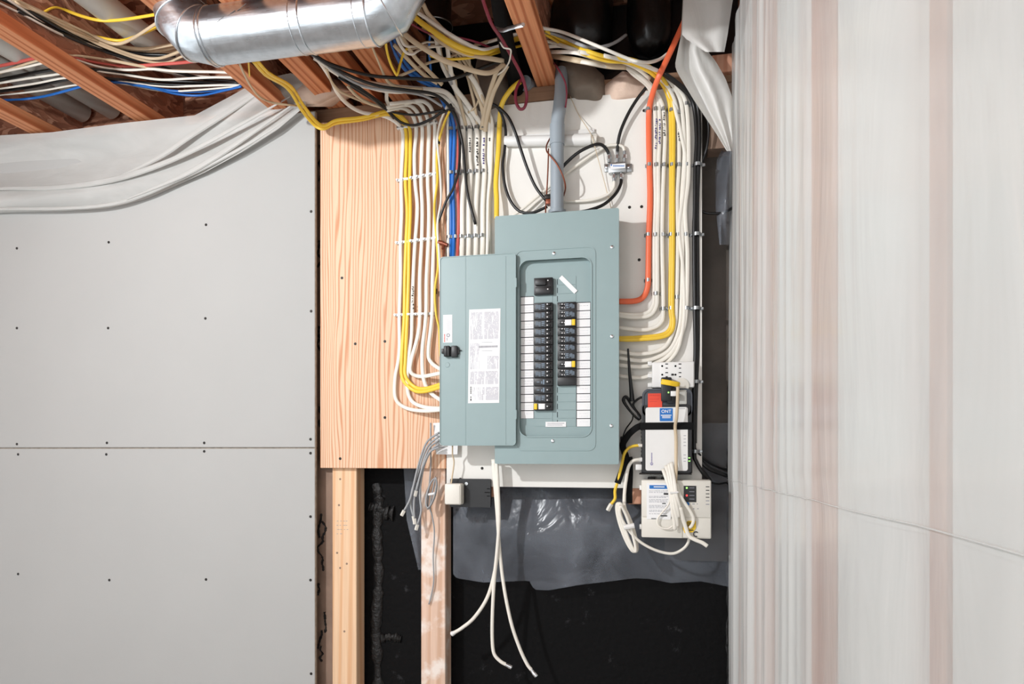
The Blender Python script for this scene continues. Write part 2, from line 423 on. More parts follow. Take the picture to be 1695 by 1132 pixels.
# brown wrapped end of the framing showing in the slot beside the drywall
a = P(524, 600, .035).x; b = P(552, 600, .035).x
tr = put('trim_2', MB().box(a-.05, b, .03, .09, 0, 2.40), 'brown_paper', kind='structure', smooth=False)
for k, (x, y, h) in enumerate([(529, 870, 40), (536, 880, 34), (530, 905, 30), (534, 932, 26), (530, 975, 20), (536, 1030, 34), (530, 1058, 30), (533, 1082, 26), (531, 270, 60), (529, 420, 44), (528, 560, 40), (529, 690, 34)]):
    rg = random.Random(k)
    pts = [P(x+rg.uniform(-4, 4), y+(i-2)*h/4, .0295) for i in range(5)]
    put('mastic_smear', MB().tube(spline(pts, 4), .004, 6, rad=[.0018+.0035*rg.random() for _ in range(17)]), 'mastic', tr)
# brown film-faced lining of the back wall behind and beside the equipment board
mat('brown_dark', (84, 76, 69), .6, var=.35, scale=7, bump=.4, bscale=18)
put('trim_3', MB().box(P(1100, 400, .09).x, XR+.03, .085, .099, 1.02, 2.40), 'brown_dark', kind='structure', smooth=False)

# right-hand wall: studs with pale batts between them
wr = thing('wall_right', (XR+.06, -1.5, 0), None, None, kind='structure')
XS = XR+.008
def yof(px): return PX(px, 700, XS).y
spans = [(yof(1537), yof(1562)), (yof(1343), yof(1381)), (yof(1264), yof(1284)), (-.46, -.38), (-.06, .0), (-2.06, -2.02), (-2.47, -2.43), (-2.88, -2.84)]
ys = [(a+b)/2 for a, b in spans]
for k, (y0, y1) in enumerate(spans):
    h = abs(y1-y0)/2
    o = inst('wall_stud', mesh_of('wall_stud', MB().box(0, .09, -h, h, -1.3, 1.15, .002, 1), 'stud_right', False), (XS, (y0+y1)/2, 1.3), wr)
yy = sorted(ys); hh = {round((a+b)/2, 5): abs(a-b)/2 for a, b in spans}
for y0, y1 in zip(yy, yy[1:]):
    put('batt', MB().box(XR+.009, XR+.09, y0+hh[round(y0, 5)]+.003, y1-hh[round(y1, 5)]-.003, 0, 2.45, .012, 3), 'white_batt', wr)
put('wall_sheathing', MB().box(XR+.1, XR+.16, -4.2, .12, 0, 2.75), 'concrete', wr, smooth=False)

# ================================================================== FILM
# film stretched over the right wall: vertical folds crowd towards the corner
NY, NZ = 520, 60
rng = random.Random(11)
fold = [(rng.uniform(2, 5), rng.uniform(0, 6.28), rng.uniform(.3, 1)) for _ in range(5)]
fine = [(rng.uniform(30, 75), rng.uniform(0, 6.28), rng.uniform(.4, 1)) for _ in range(7)]
def lap_z(y): return interp([(-2.0, 1.301), (-1.785, 1.301), (.1, 1.263)], y)
def film_x(y, z):
    d = sum(a*math.sin(k*y+p+.6*math.sin(z*1.3+p)) for k, p, a in fold)*.0012
    w = max(0.03, min(1, (y+1.30)/.6))
    for k, p, a in fine:                      # sharp pleats gathered towards the corner
        s = math.sin(k*.5*(y+.03*math.sin(z*1.2+p)+.008*math.sin(z*4+p))+p)
        d -= w*a*(1-abs(s))**2*.0095*(.6+.4*math.sin(z*1.9+2*p))
    ph = min(abs(y-q) for q in ys); d -= .006*min(1, ph/.15)*(1-.5*w)   # tight over each stud
    if z < lap_z(y): d += .0025               # the lower sheet tucks behind the upper one
    return XR+d-.003
zs_ = sorted([2.47*i/NZ+.005 for i in range(NZ+1)])
rows = []
for z in zs_: rows.append([(film_x(y, z), y, z) for y in [.085-3.0*(j/NY)**1.45 for j in range(NY+1)]])
put('vapour_barrier', MB().grid(rows), 'film_right', label='clear plastic vapour barrier stretched over the studs of the right-hand wall', cat='plastic sheet', smooth='all')
put('barrier_lap', MB().tube([(film_x(y, lap_z(y)+.004)-.0012, y, lap_z(y)) for y in [.08-.008*k for k in range(270)]], .0007, 6, up=Vector((1, 0, 0))), 'film_right',
    bpy.data.objects['vapour_barrier'])
# black sealant bead in the corner
pts = []
for k in range(90):
    y = 5+k*13; rg = random.Random(k)
    pts.append(P(interp([(0, 1236), (60, 1228), (110, 1216), (200, 1212), (800, 1206), (1132, 1205)], y)+rg.uniform(-2.0, 2.0), y, .075))
put('sealant_bead', MB().tube(pts, .004, 7, rad=[random.Random(k*3).uniform(.0015, .0055) for k in range(len(pts))]), 'mastic',
    label='ragged black sealant bead running down the corner beside the right-hand film', cat='sealant')
# framing in the top right corner
put('trim_4', MB().box(P(1172, 60, .02).x, XR+.02, .02, .084, 2.22, ZJ), 'brown_paper', kind='structure', smooth=False)
put('trim_5', MB().bpx(1178, 88, 1234, 118, -.01, .02, .003), 'stud_right', kind='structure', smooth=False)

def sheet_between(left, right, ytop, ybot, yfun, nx=26, ny=40, wav=.006, seed=1, horiz=False):
    """film whose photo outline is given by two boundary polylines; yfun gives its distance"""
    rg = random.Random(seed)
    ks = [(rg.uniform(3, 14), rg.uniform(-4, 4), rg.uniform(0, 6.28), rg.uniform(.3, 1)) for _ in range(6)]
    rows = []
    for i in range(ny+1):
        s = ytop+(ybot-ytop)*i/ny; r = []
        a, b = interp(left, s), interp(right, s)
        for j in range(nx+1):
            q = a+(b-a)*j/nx; u = j/nx
            d = sum(A*math.sin(k1*u+k2*i/ny+p) for k1, k2, p, A in ks)*wav/2
            px, py = (s, q) if horiz else (q, s)
            r.append(P(px, py, yfun(u, i/ny)+d))
        rows.append(r)
    return MB().grid(rows)
# drape over the top of the drywall
put('plastic_drape', sheet_between([(-80, 232), (0, 224), (85, 219), (200, 204), (322, 191), (380, 160), (430, 132), (480, 121), (506, 128)],
    [(-80, 354), (0, 352), (100, 350), (180, 345), (240, 330), (290, 308), (340, 285), (400, 252), (460, 214), (500, 180), (506, 176)], -80, 506,
    lambda u, v: -.035-.02*math.sin(u*9+v*5)*u-.03*v*(1-u), nx=22, ny=70, wav=.016, seed=4, horiz=True), 'film_drape',
    label='loose milky plastic film draped over the top of the drywall under the joists', cat='plastic sheet', smooth='all')
hem = [(-80, 350), (0, 346), (100, 345), (180, 339), (240, 322), (290, 300), (340, 277), (400, 245), (460, 207), (500, 177)]
d0 = bpy.data.objects['plastic_drape']
put('rolled_hem', MB().tube(spline([P(x, y, -.05) for x, y in hem], 6), .006, 8, flat=.7), 'film_drape', d0)
for k, line in enumerate([[(-80, 318), (0, 312), (100, 310), (200, 294), (300, 258), (400, 205), (480, 160)],
                          [(180, 300), (260, 262), (320, 222), (380, 184), (440, 146), (480, 132)],
                          [(210, 330), (300, 292), (360, 258), (420, 218), (480, 176)]]):
    sp = spline([P(x, y, -.056) for x, y in line], 6)
    put('fold', MB().tube(sp, .009, 8, flat=.5, rad=[.002+.008*math.sin(math.pi*i/(len(sp)-1)) for i in range(len(sp))]), 'film_drape', d0)
# pinkish film-wrapped insulation stuffed between drape and plywood
def lump(pts_l, pts_r, y0, y1, yc, depth, m, nm, label, cat, seed):
    rg = random.Random(seed); rows = []
    ks = [(rg.uniform(2, 9), rg.uniform(2, 9), rg.uniform(0, 6.28)) for _ in range(6)]
    N, M_ = 18, 22
    for i in range(N+1):
        s = y0+(y1-y0)*i/N; a, b = interp(pts_l, s), interp(pts_r, s); r = []
        for j in range(M_+1):
            u = j/M_
            pil = max(0, math.sin(math.pi*u))**.6*max(0, math.sin(math.pi*(.06+.88*i/N)))**.6
            d = -depth*pil*(1+.25*sum(math.sin(k1*u+k2*i/N+p) for k1, k2, p in ks)/2.5)
            r.append(P(a+(b-a)*u, s, yc+d))
        rows.append(r)
    back = [[Vector(p)+Vector((0, .02, 0)) for p in r] for r in rows]
    n0 = MB().grid(rows); n0.grid(back)
    return put(nm, n0, m, label=label, cat=cat, smooth='all')
lump([(122, 486), (150, 484), (172, 503)], [(122, 520), (132, 560), (150, 590), (172, 545)], 122, 172, -.02, .07, 'pink_batt', 'insulation_wad', 'pinkish wad of insulation above the left edge of the plywood panel', 'insulation', 3)
lump([(95, 790), (200, 770)], [(95, 842), (160, 850), (200, 836)], 95, 198, .03, .05, 'brown_wrap', 'insulation_wad', 'brown film-covered insulation between the foam-wrapped pipe and hanging cables', 'insulation', 5)
lump([(103, 926), (135, 928), (165, 946)], [(103, 975), (125, 1000), (165, 1006)], 103, 168, .02, .06, 'brown_wrap', 'insulation_wad', 'crumpled grey film beside the top of the grey conduit', 'insulation', 8)
lump([(118, 1030), (140, 1000), (166, 985)], [(118, 1034), (130, 1070), (160, 1080), (166, 1060)], 118, 166, .02, .04, 'pink_batt', 'insulation_wad', 'small beige insulation wad behind the right-hand cable bundle', 'insulation', 9)
# grey film over the tarred wall under the white board
put('film_curtain', sheet_between([(750, 700), (1206, 700)],
    [(750, 950), (756, 957), (800, 964), (876, 961), (884, 976), (908, 977), (960, 968), (1003, 963), (1050, 957), (1075, 958), (1110, 965), (1160, 962), (1206, 971)],
    750, 1206, lambda u, v: .062+.012*math.sin(v*9)*u, nx=24, ny=90, wav=.014, seed=12, horiz=True), 'film_dark',
    label='grey translucent film hanging over the black wall below the white board', cat='plastic sheet', smooth='all')
put('film_strip', sheet_between([(770, 668), (860, 673), (940, 692)], [(770, 712), (940, 708)], 760, 943, lambda u, v: .086, nx=8, ny=20, wav=.004, seed=14), 'film_dark',
    label='narrow pointed strip of grey film left of the paint-stained stud', cat='plastic sheet', smooth='all')
# film flaps in the top right corner
put('film_flap', sheet_between([(0, 1131), (60, 1129), (86, 1168)], [(0, 1213), (60, 1204), (86, 1199)], -14, 86, lambda u, v: -.14+.03*u, nx=14, ny=14, wav=.01, seed=21), 'film_flap',
    label='short white film flap folded over at the top right of the cables', cat='plastic sheet', smooth='all')
put('film_flap', sheet_between([(0, 1130), (60, 1127), (108, 1117), (120, 1121), (165, 1148), (225, 1188), (250, 1203)], [(0, 1172), (85, 1171), (100, 1184), (130, 1201), (160, 1212), (250, 1214)], 0, 250,
    lambda u, v: -.10+.06*v+.02*math.sin(u*7), nx=22, ny=36, wav=.014, seed=22), 'film_flap',
    label='long tapering white film flap hanging right of the black cables', cat='plastic sheet', smooth='all')
put('film_flap', sheet_between([(235, 1203), (262, 1187), (300, 1183), (350, 1185), (405, 1191)], [(235, 1214), (405, 1214)], 235, 405,
    lambda u, v: .03+.02*math.sin(u*5+v*4), nx=14, ny=30, wav=.014, seed=23), 'film_dark',
    label='bunched clear film in the corner right of the white board', cat='plastic sheet', smooth='all')

# ================================================================== BOARDS AND STUDS BEHIND THE PANEL
a, b, c, d = rect(530, 190, 738, 775, 0); d = 2.40
pw = put('plywood_panel', MB().box(a, b, 0, .018, c, d, .001, 1), 'plywood', label='orange-grained plywood panel screwed up left of the breaker box', cat='plywood', smooth=False)
for x, y in [(566, 460), (588, 569), (637, 565), (637, 691), (563, 759)]: inst('screw', scr, P(x, y, -.0002), pw)
a2, b2, c2, d2 = rect(739, 170, 1162, 807, 0); d2 = 2.398
wbd = put('equipment_board', MB().box(a2, b2, 0, .016, c2, d2, .001, 1), 'board_white', label='white-painted board behind the grey breaker panel and cables', cat='board', smooth=False)
for x, y in [(798, 775), (1058, 430), (1042, 343), (1062, 342), (762, 793), (1066, 183)]: inst('screw', scr, P(x, y, -.0002), wbd)
a, b, _, _ = rect(550, 800, 590, 1100, .019)
sd = put('wall_stud', MB().box(a, b, .019, .083, 0, c+.03, .002, 1), 'stud_pine', label='clean pale pine stud below the left half of the plywood', cat='stud', smooth=False)
mk = MB()
for k in range(14):
    x = 557+(k % 4)*5+random.uniform(0, 2); y = 862+(k//4)*7
    mk.bpx(x, y, x+random.uniform(2, 4), y+.7, .0186, .019)
put('grade_stamp', mk, 'print_grey', sd, smooth=False)
for x, y in [(563, 793), (558, 915), (574, 933), (563, 940), (570, 1045), (561, 836)]:
    put('knot', MB().lathe(P(x, y, .0188), (0, 1, 0), [(-.0001, .001), (-.0001, .0035), (.002, .004)], 9), 'brown_paper', sd)
a, b, _, _ = rect(697, 800, 737, 1100, .019)
put('wall_stud', MB().box(a, b, .019, .083, 0, c+.03, .002, 1), 'stud_stained', label='white paint-stained stud below the right edge of the plywood', cat='stud', smooth=False)
x0 = P(1000, 820, .03).x
put('wall_stud', MB().box(P(1040, 815, .03).x, P(1062, 815, .03).x, .02, .083, P(1050, 834, .03).z, c2+.02, .002, 1), 'stud_right', label='short brown block below the board left of the backup box', cat='stud', smooth=False)
put('wall_stud', MB().box(P(806, 815, .03).x, P(820, 815, .03).x, .02, .083, P(812, 822, .03).z, c2+.02, .002, 1), 'stud_right', label='small brown block under the board beside the black plate', cat='stud', smooth=False)

# ================================================================== DUCT AND PIPES UNDER THE CEILING
def duct():
    r = .0665; Y = -.54; z = 2.387
    A = P(352, 62, Y); B = P(620, 20, Y); A.z = z; B.z = z
    root = thing('round_duct', (A+B)/2-Vector((0, 0, r)), 'shiny galvanised round duct with elbows hung across the joists', 'duct')
    def seg(pts, nm, rr=r): return put(nm, MB().tube(pts, rr, 40, cap=False, up=Vector((0, 1, 0))), 'galvanised', root)
    mid = A+(B-A)*.66
    seg([A, A+(mid-A)*.25, A+(mid-A)*.5, A+(mid-A)*.75, mid], 'duct_pipe'); seg([mid+Vector((-.02, 0, 0)), mid+(B-mid)*.5, B], 'duct_pipe', r*1.012)
    # gored elbows
    e1 = A+Vector((-.045, 0, .012)); e2 = A+Vector((-.085, .0, .055)); e3 = A+Vector((-.098, .0, .11)); e4 = e3+Vector((0, 0, .2))
    put('elbow', MB().tube([A+Vector((.03, 0, 0)), A, e1, e2, e3, e4], r*1.003, 40, cap=False), 'galvanised', root)
    f1 = B+Vector((.03, 0, .012)); f2 = B+Vector((.07, 0, .07)); f3 = f2+Vector((.03, 0, .2))
    put('elbow', MB().tube([B-Vector((.04, 0, 0)), B-Vector((.005, 0, 0)), f1, f2, f3], r*1.003, 40, cap=False), 'galvanised', root)
    def bead(p, t, rr=r*1.01, w=.0022):
        t = t.normalized(); n = Vector((0, 1, 0)); b = t.cross(n)
        pts = [p+(n*math.cos(a)+b*math.sin(a))*rr for a in [2*math.pi*k/40 for k in range(41)]]
        put('seam_bead', MB().tube(pts, w, 6, up=t, cap=False), 'galvanised', root)
    X = Vector((1, 0, 0))
    bead(A+X*.004, X); bead(A-X*.006, X); bead(e1, Vector((-.9, 0, .5))); bead(e2, Vector((-.5, 0, .9))); bead(mid-X*.02, X); bead(mid-X*.045, X, r*1.006, .0012)
    bead(B, X); bead(f1, Vector((.8, 0, .45))); bead(B-X*.03, X, r*1.008, .0012)
    for k in range(3):
        p = A+Vector((.03, -r*math.cos(k*.8), r*math.sin(k*.8-.6)))
        put('scratch', MB().tube([A+Vector((.05+k*.03, -r*.985, -.012+k*.012)), A+Vector((.075+k*.03, -r*1.0, .002+k*.012))], .0008, 5), 'screw_dark', root)
duct()
def pipe(name, m, p0, p1, r, label, cat, group=None, n=24):
    return put(name, MB().tube([p0, (Vector(p0)+Vector(p1))/2, p1], r, n), m, label=label, cat=cat, group=group)
# pale pipes running with the joists
for (px, py), r, z, lab in [((100, 165), .036, 2.60, 'pale grey pipe in the far left joist bay, nearest the far left joist'),
                            ((160, 165), .036, 2.60, 'pale grey pipe in the far left joist bay, beside the second joist'),
                            ((255, 75), .04, 2.66, 'pale grey pipe above the cables between the second joist and duct elbow')]:
    x = PZ(px, py, z).x
    pipe('drain_pipe', 'pvc_pale', (x, .15, z), (x, -2.6, z), r, lab, 'pipe', 'pale pipes between the joists')
# dark pipes and bags above the panel
pt = P(728, 10, -.05)
o = put('duct_stub', MB().lathe((pt.x, -.10, 2.60), (0, 0, 1), [(0, .045), (.0, .052), (.004, .053), (.008, .05), (.14, .05)], 28), 'black_film', label='dark round duct stub right of the shiny duct', cat='duct')
put('rim_highlight', MB().tube([(pt.x+.0525*math.cos(a), -.10+.0525*math.sin(a), 2.602) for a in [2*math.pi*k/32 for k in range(33)]], .0018, 6, up=Vector((0, 0, 1)), cap=False), 'zinc', o)  # pale metal ring stands in for the highlight along the stub's rim
def bag(px0, px1, py1, y, label, seed):
    rg = random.Random(seed); rows = []
    cx = (P(px0, py1, y).x+P(px1, py1, y).x)/2; hw = abs(P(px1, py1, y).x-P(px0, py1, y).x)/2; zb = P((px0+px1)/2, py1, y).z
    N, K = 16, 36
    for i in range(N+1):
        t = i/N; z = zb+.26*t
        rr = hw*(1-(1-min(1, t*2.6))**2.4)**.5
        rows.append([(cx+rr*math.cos(a)*(1+.03*math.sin(5*a+9*t)), y+.09+min(.11, rr)*math.sin(a)*(1+.04*math.sin(7*a+5*t)), z) for a in [2*math.pi*k/K for k in range(K+1)]])
    put('black_bag', MB().grid(rows), 'black_film', label=label, cat='plastic bag', smooth='all')
bag(905, 1010, 80, -.02, 'glossy black plastic bag bulging in the joist bay right of the wooden joist', 4)
bag(1035, 1112, 70, -.02, 'smaller glossy black plastic bag next to the white film flap', 6)
# black lining of the joist bay behind the bags
put('black_lining', MB().box(JX[-1]+.033, XR+.02, .150, .168, ZJ, 2.745), 'black_film', label='black plastic lining at the back of the joist bay above the board', cat='plastic sheet', smooth=False)
put('black_lining', MB().box(JX[-2]+.033, JX[-1]-.033, .150, .168, ZJ, 2.745), 'black_matte', label='black lining at the back of the joist bay left of the wooden joist', cat='plastic sheet', smooth=False)
# foam-wrapped pipe beside the joist with its perforated strap
fp = [P(824, -30, -.40), P(830, 25, -.3), P(838, 70, -.2), P(848, 110, -.08), P(857, 150, .02)]
put('foam_pipe', MB().tube(spline(fp, 6), .0225, 20), 'black_matte', label='black foam-wrapped pipe beside the wooden joist', cat='pipe')
st = spline([P(818, 46, -.30), P(832, 50, -.318), P(846, 46, -.322), P(866, 41, -.328)], 8)
sp_ = put('perforated_strap', MB().tube(st, .006, 8, flat=.25), 'zinc', label='pierced metal strap holding the foam-wrapped pipe to the joist', cat='strap')
for k in range(4, len(st)-3, 4):
    put('hole', MB().lathe(st[k]+Vector((0, -.0012, 0)), (0, 1, 0), [(0, .0008), (0, .0024), (.0006, .0025)], 8), 'screw_dark', sp_)
put('screw', MB().lathe(st[-1]+Vector((0, -.003, 0)), (0, 1, 0), [(0, .001), (0, .0045), (.003, .005)], 10), 'zinc', sp_)
o = put('pipe_stub', MB().lathe(P(868, 137, .0), (-.3, -1, -.1), [(-.08, .022), (0, .022), (.0, .0185), (-.02, .018)], 20), 'pvc_grey', label='short grey pipe end poking out behind the maroon cable loop', cat='pipe')
# grey conduit down into the panel
cp = spline([P(929, 118, .0), P(929, 150, -.03), P(926, 180, -.05), P(922.5, 215, -.052), P(922, 352, -.052)], 6)
cd = put('conduit', MB().tube(cp, .0195, 24), 'pvc_grey', label='grey plastic conduit dropping into the top of the panel', cat='conduit')
for yy0, yy1 in ((206, 240),):
    put('coupling', MB().cyl(P(922.4, yy0, -.052), P(922.2, yy1, -.052), .0216, 24), 'pvc_grey', cd)
put('locknut', MB().lathe(P(922, 352, -.052), (0, 0, 1), [(-.003, .024), (.006, .026), (.006, .0205)], 18), 'pvc_grey', cd)
# white tube across the board
wt = thing('white_tube', P(910, 233, -.016), 'white plastic tube lying across the board behind the conduit', 'tube')
put('tube', MB().cyl(P(836, 234, -.016), P(950, 232, -.016), .0155, 20), 'white_plastic', wt)
put('end_sleeve', MB().cyl(P(950, 232, -.017), P(979, 231, -.017), .0175, 20), 'white_plastic', wt)
put('end_plug', MB().cyl(P(979, 231, -.017), P(988, 231, -.017), .014, 20), 'ivory_plastic', wt)
put('mounting_rail', MB().bpx(838, 219, 984, 226, -.008, 0, .001), 'white_plastic', wt)

# ================================================================== BREAKER PANEL
YF = -.098                                         # front of the cover
px_, pz_ = (rect(819, 351, 1024.5, 768, YF)[i] for i in (0, 2))
pn = thing('breaker_panel', P(922, 768, -.05), 'grey-green electrical breaker panel standing open in the middle of the board', 'breaker panel')
X0, X1, Z0, Z1 = rect(819, 351, 1024.5, 768, YF)
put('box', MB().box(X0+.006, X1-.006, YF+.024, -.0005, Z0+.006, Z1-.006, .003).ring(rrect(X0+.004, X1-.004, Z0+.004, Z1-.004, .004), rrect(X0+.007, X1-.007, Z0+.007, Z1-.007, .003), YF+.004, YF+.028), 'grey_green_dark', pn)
ox0, ox1, oz0, oz1 = rect(860, 429, 978.5, 722, YF)
cover = put('cover', MB().ring(rrect(X0, X1, Z0, Z1, .005), rrect(ox0, ox1, oz0, oz1, .026), YF, YF+.006), 'grey_green', pn)
ex0, ex1, ez0, ez1 = rect(853, 411, 986, 746, YF)
put('raised_edge', MB().ring(rrect(ex0, ex1, ez0, ez1, .02), rrect(ex0+.003, ex1-.003, ez0+.003, ez1-.003, .018), YF-.0016, YF+.001), 'grey_green', cover)
put('opening_lip', MB().ring(rrect(ox0-.003, ox1+.003, oz0-.003, oz1+.003, .028), rrect(ox0, ox1, oz0, oz1, .026), YF-.0025, YF+.020), 'grey_green', cover)
YD = YF+.018                                       # dead front
df = put('dead_front', MB().prism(rrect(ox0-.002, ox1+.002, oz0-.002, oz1+.002, .027), YD, YD+.003), 'grey_green', pn)
hs = mesh_of('screw', MB().lathe((0, 0, 0), (0, 1, 0), [(-.003, .0005), (-.003, .0025), (-.0022, .0045), (-.0002, .0055), (.001, .0055)], 14), 'chrome', True)
for x, y in [(917, 419.5), (1013, 409), (1013, 557), (1012, 705), (915, 730)]:
    inst('screw', hs, P(x, y, YF), cover)
ko = mesh_of('knockout', MB().box(-.001, .001, -.007, .007, -.009, .009, .0008), 'black_matte', False)
for k in range(7):
    p = P(1026, 498+k*21, -.045); inst('knockout', ko, (X1-.0055, -.045, p.z), pn)
for k in range(3):
    inst('knockout', ko, (X0+.0055, -.045, P(820, 392+k*9, -.045).z), pn)

# --- breakers: shared meshes, printed marks and toggles as sub-parts
bx0, bx1, _, _ = rect(884, 501, 915, 515, YD-.012); BW = bx1-bx0; BH = rect(884, 501, 915, 514.45, YD-.012); BH = BH[3]-BH[2]
cx0, cx1, _, _ = rect(922.7, 501, 953.8, 515, YD-.012); CW = cx1-cx0
BD = .014
def body_mesh(h): return mesh_of('breaker', MB().box(-BW/2, BW/2, -BD, .002, -h/2+.0004, h/2-.0004, .0012), 'black_plastic', True)
def print_mesh(mirror, h, kind):
    m = MB(); s = -1 if mirror else 1; rg = random.Random(kind*7+mirror)
    def b(x0, x1, z0, z1):
        x0, x1 = sorted((s*x0*BW, s*x1*BW)); m.box(x0, x1, -BD-.0004, -BD+.0002, z0*h, z1*h)
    if kind == 1:                                   # small print columns and on/off marks
        for k in range(5): b(-.40+k*.055, -.37+k*.055, -.32+rg.uniform(0, .2), .34-rg.uniform(0, .2))
        b(-.1, .06, .18, .3); b(-.1, .06, -.02, .1); b(-.1, .02, -.24, -.12); b(.055, .07, -.38, .38)
    elif kind == 2:
        b(-.35, -.2, -.05, .06); b(-.02, .06, -.3, .3); b(-.12, -.06, -.2, .1)
    return mesh_of('print', m, 'breaker_print', False)
PRN = {(mi, k): print_mesh(mi, BH, k) for mi in (0, 1) for k in (1, 2)}
tg = mesh_of('toggle', MB().box(-.0055, .0055, -BD-.005, -BD+.001, -.0034, .0034, .001), 'black_plastic', True)
dot = mesh_of('mark', MB().box(-.0016, .0016, -.0054, -.0048, -.0016, .0016, .0005, 1).box(.0042, .0066, -.0012, -.0004, -.0012, .0012), 'paper', False)
wh = mesh_of('rating_label', MB().box(-.0095, .0095, -BD-.0012, -BD+.001, -.008, .008, .0008), 'sticker_strip', True)
yw = mesh_of('test_button', MB().box(-.0048, .0048, -BD-.003, -BD+.001, -.0085, .0085, .0012), 'label_yellow', True)
BODY = {1: body_mesh(BH), 2: body_mesh(BH*2)}
def breaker(col, y0, y1, kind):
    mi = 1 if col == 'R' else 0
    xa, xb = ((884, 915), (922.7, 953.8))[mi]
    a, b, c, d = rect(xa, y0, xb, y1, YD-.012)
    h = d-c; x = (a+b)/2; z = (c+d)/2; s = -1 if mi else 1
    n = 2 if h > BH*1.6 else 1
    o = inst('breaker', BODY[n], (x, YD, z), pn)
    o.scale.z = h/(BH*n)
    def tog(xx, zz, marked=True):
        t = inst('toggle', tg, (xx, YD, zz), o)
        if marked: inst('mark', dot, (xx-s*.003, YD-BD, zz), o)
    if kind == 'twin':
        inst('print', PRN[(mi, 1)], (x, YD, z), o); tog(x+s*BW*.28, z+h*.24); tog(x+s*BW*.28, z-h*.24)
    elif kind == 'single':
        inst('print', PRN[(mi, 2)], (x, YD, z), o); tog(x+s*BW*.28, z)
    elif kind == 'double':
        for q in (.25, -.25):
            inst('print', PRN[(mi, 1)], (x, YD, z+h*q), o); tog(x+s*BW*.28, z+h*(q+.11)); tog(x+s*BW*.28, z+h*(q-.11))
    elif kind == 'main':
        put('main_toggle', MB().box(x-BW*.42, x+BW*.16, YD-BD-.008, YD-BD, z+.001, z+h*.38, .002), 'black_plastic', o)
        put('main_rocker', MB().box(x-BW*.42, x+BW*.42, YD-BD-.003, YD-BD, z-h*.42, z-.002, .0015), 'black_plastic', o)
        inst('mark', dot, (x+BW*.25, YD-BD+.004, z+h*.3), o); inst('mark', dot, (x+BW*.25, YD-BD+.001, z-h*.2), o)
    elif kind == 'test':
        if mi: inst('test_button', yw, (x+BW*.36, YD, z), o); inst('rating_label', wh, (x+BW*.08, YD, z), o)
        else: inst('test_button', yw, (x-BW*.41, YD, z), o); inst('rating_label', wh, (x-BW*.08, YD, z), o)
        tog(x+s*BW*.28, z)
    return o
breaker('L', 459.5, 487.7, 'main')
LY = [501, 515, 529, 542.6, 556.5, 571, 585, 598.6, 612, 625.5, 639, 652, 666, 679.5]
for k in range(13):
    breaker('L', LY[k], LY[k+1], 'test' if k == 12 else ('single' if k in (9, 10) else 'twin'))
for y0, y1, kd in [(500, 527, 'double'), (527, 541, 'test'), (541, 555, 'twin'), (555, 568.4, 'twin'), (568.4, 596, 'double'), (596, 610, 'test'), (610, 624, 'twin'), (624, 638, 'blank')]:
    breaker('R', y0, y1, kd)
def strip(x0, x1, ys_, nm, m, yo=.0, gap=.5, thick=.0012):
    for y0, y1 in zip(ys_, ys_[1:]):
        a, b, c, d = rect(x0, y0+gap, x1, y1-gap, YD-thick)
        put(nm, MB().box(a, b, YD-thick, YD+.0002, c, d), m, pn, smooth=False)
# circuit cards and blank filler plates
for side, (xa, xb, y0, y1, n) in enumerate([(862, 883.2, 490.5, 692.6, 15), (954.6, 977, 500, 706, 15)]):
    a, b, c, d = rect(xa-.6, y0, xb+.4, y1, YD-.001)
    put('card_holder', MB().box(a, b, YD-.001, YD+.0002, c, d), 'black_matte', pn, smooth=False)
    for k in range(n):
        q0 = y0+(y1-y0)*k/n; q1 = y0+(y1-y0)*(k+1)/n
        a, b, c, d = rect(xa+.2, q0+1.1, xb, q1-.2, YD-.0022)
        cardo = put('circuit_card', MB().box(a, b, YD-.0022, YD-.0008, c, d), 'paper', pn, smooth=False)
        rg = random.Random(k+50*side)
        if rg.random() < .75:
            m = MB(); w = b-a; h = d-c
            for r in range(2):
                x = a+w*rg.uniform(.15, .3)
                while x < b-w*.15:
                    l = rg.uniform(.0012, .004); z = c+h*(.62-.36*r)
                    m.box(x, min(x+l, b-.001), YD-.0024, YD-.0021, z-.0004, z+.0004); x += l+rg.uniform(.0008, .003)
                if rg.random() < .4: break
            put('handwriting', m, 'print_light' if k % 5 else 'print_grey', cardo, smooth=False)
strip(923.5, 953.5, [638, 651.6, 665.2, 678.8, 692.4, 706], 'filler_plate', 'grey_green')
strip(923.5, 953.5, [457, 471.5, 486, 500], 'filler_plate', 'grey_green')
strip(884.5, 914.5, [679.5, 692.8, 706], 'filler_plate', 'grey_green')
strip(884.5, 914.5, [487.7, 501], 'filler_plate', 'grey_green')
for k in range(8):
    if k < 3: y0 = 462+k*14
    else: y0 = 641+(k-3)*13.6
    put('slot', MB().bpx(922.2, y0, 923.1, y0+9, YD-.0006, YD+.0002), 'black_matte', pn, smooth=False)
# loose strip sticker and small caution strip
c0 = P(940.5, 471, YD-.0016); ang = math.radians(-46)
def rotbox(w, h):
    m = MB().box(-w/2, w/2, -.0006, .0006, -h/2, h/2); return m
sk = mesh_of('strip_sticker', rotbox(.064, .0125), 'sticker_strip', False)
so = inst('strip_sticker', sk, (c0.x, YD-.0022, c0.z), pn, rot=(0, -ang, 0))
o = put('caution_strip', MB().bpx(903, 698, 937, 706.4, YD-.003, YD-.0012), 'sticker_strip', pn, smooth=False)
m = MB()
for k in range(2): m.bpx(906, 700.2+k*2.8, 934-3*k, 701+k*2.8, YD-.0034, YD-.0029)
put('print', m, 'print_grey', o, smooth=False)

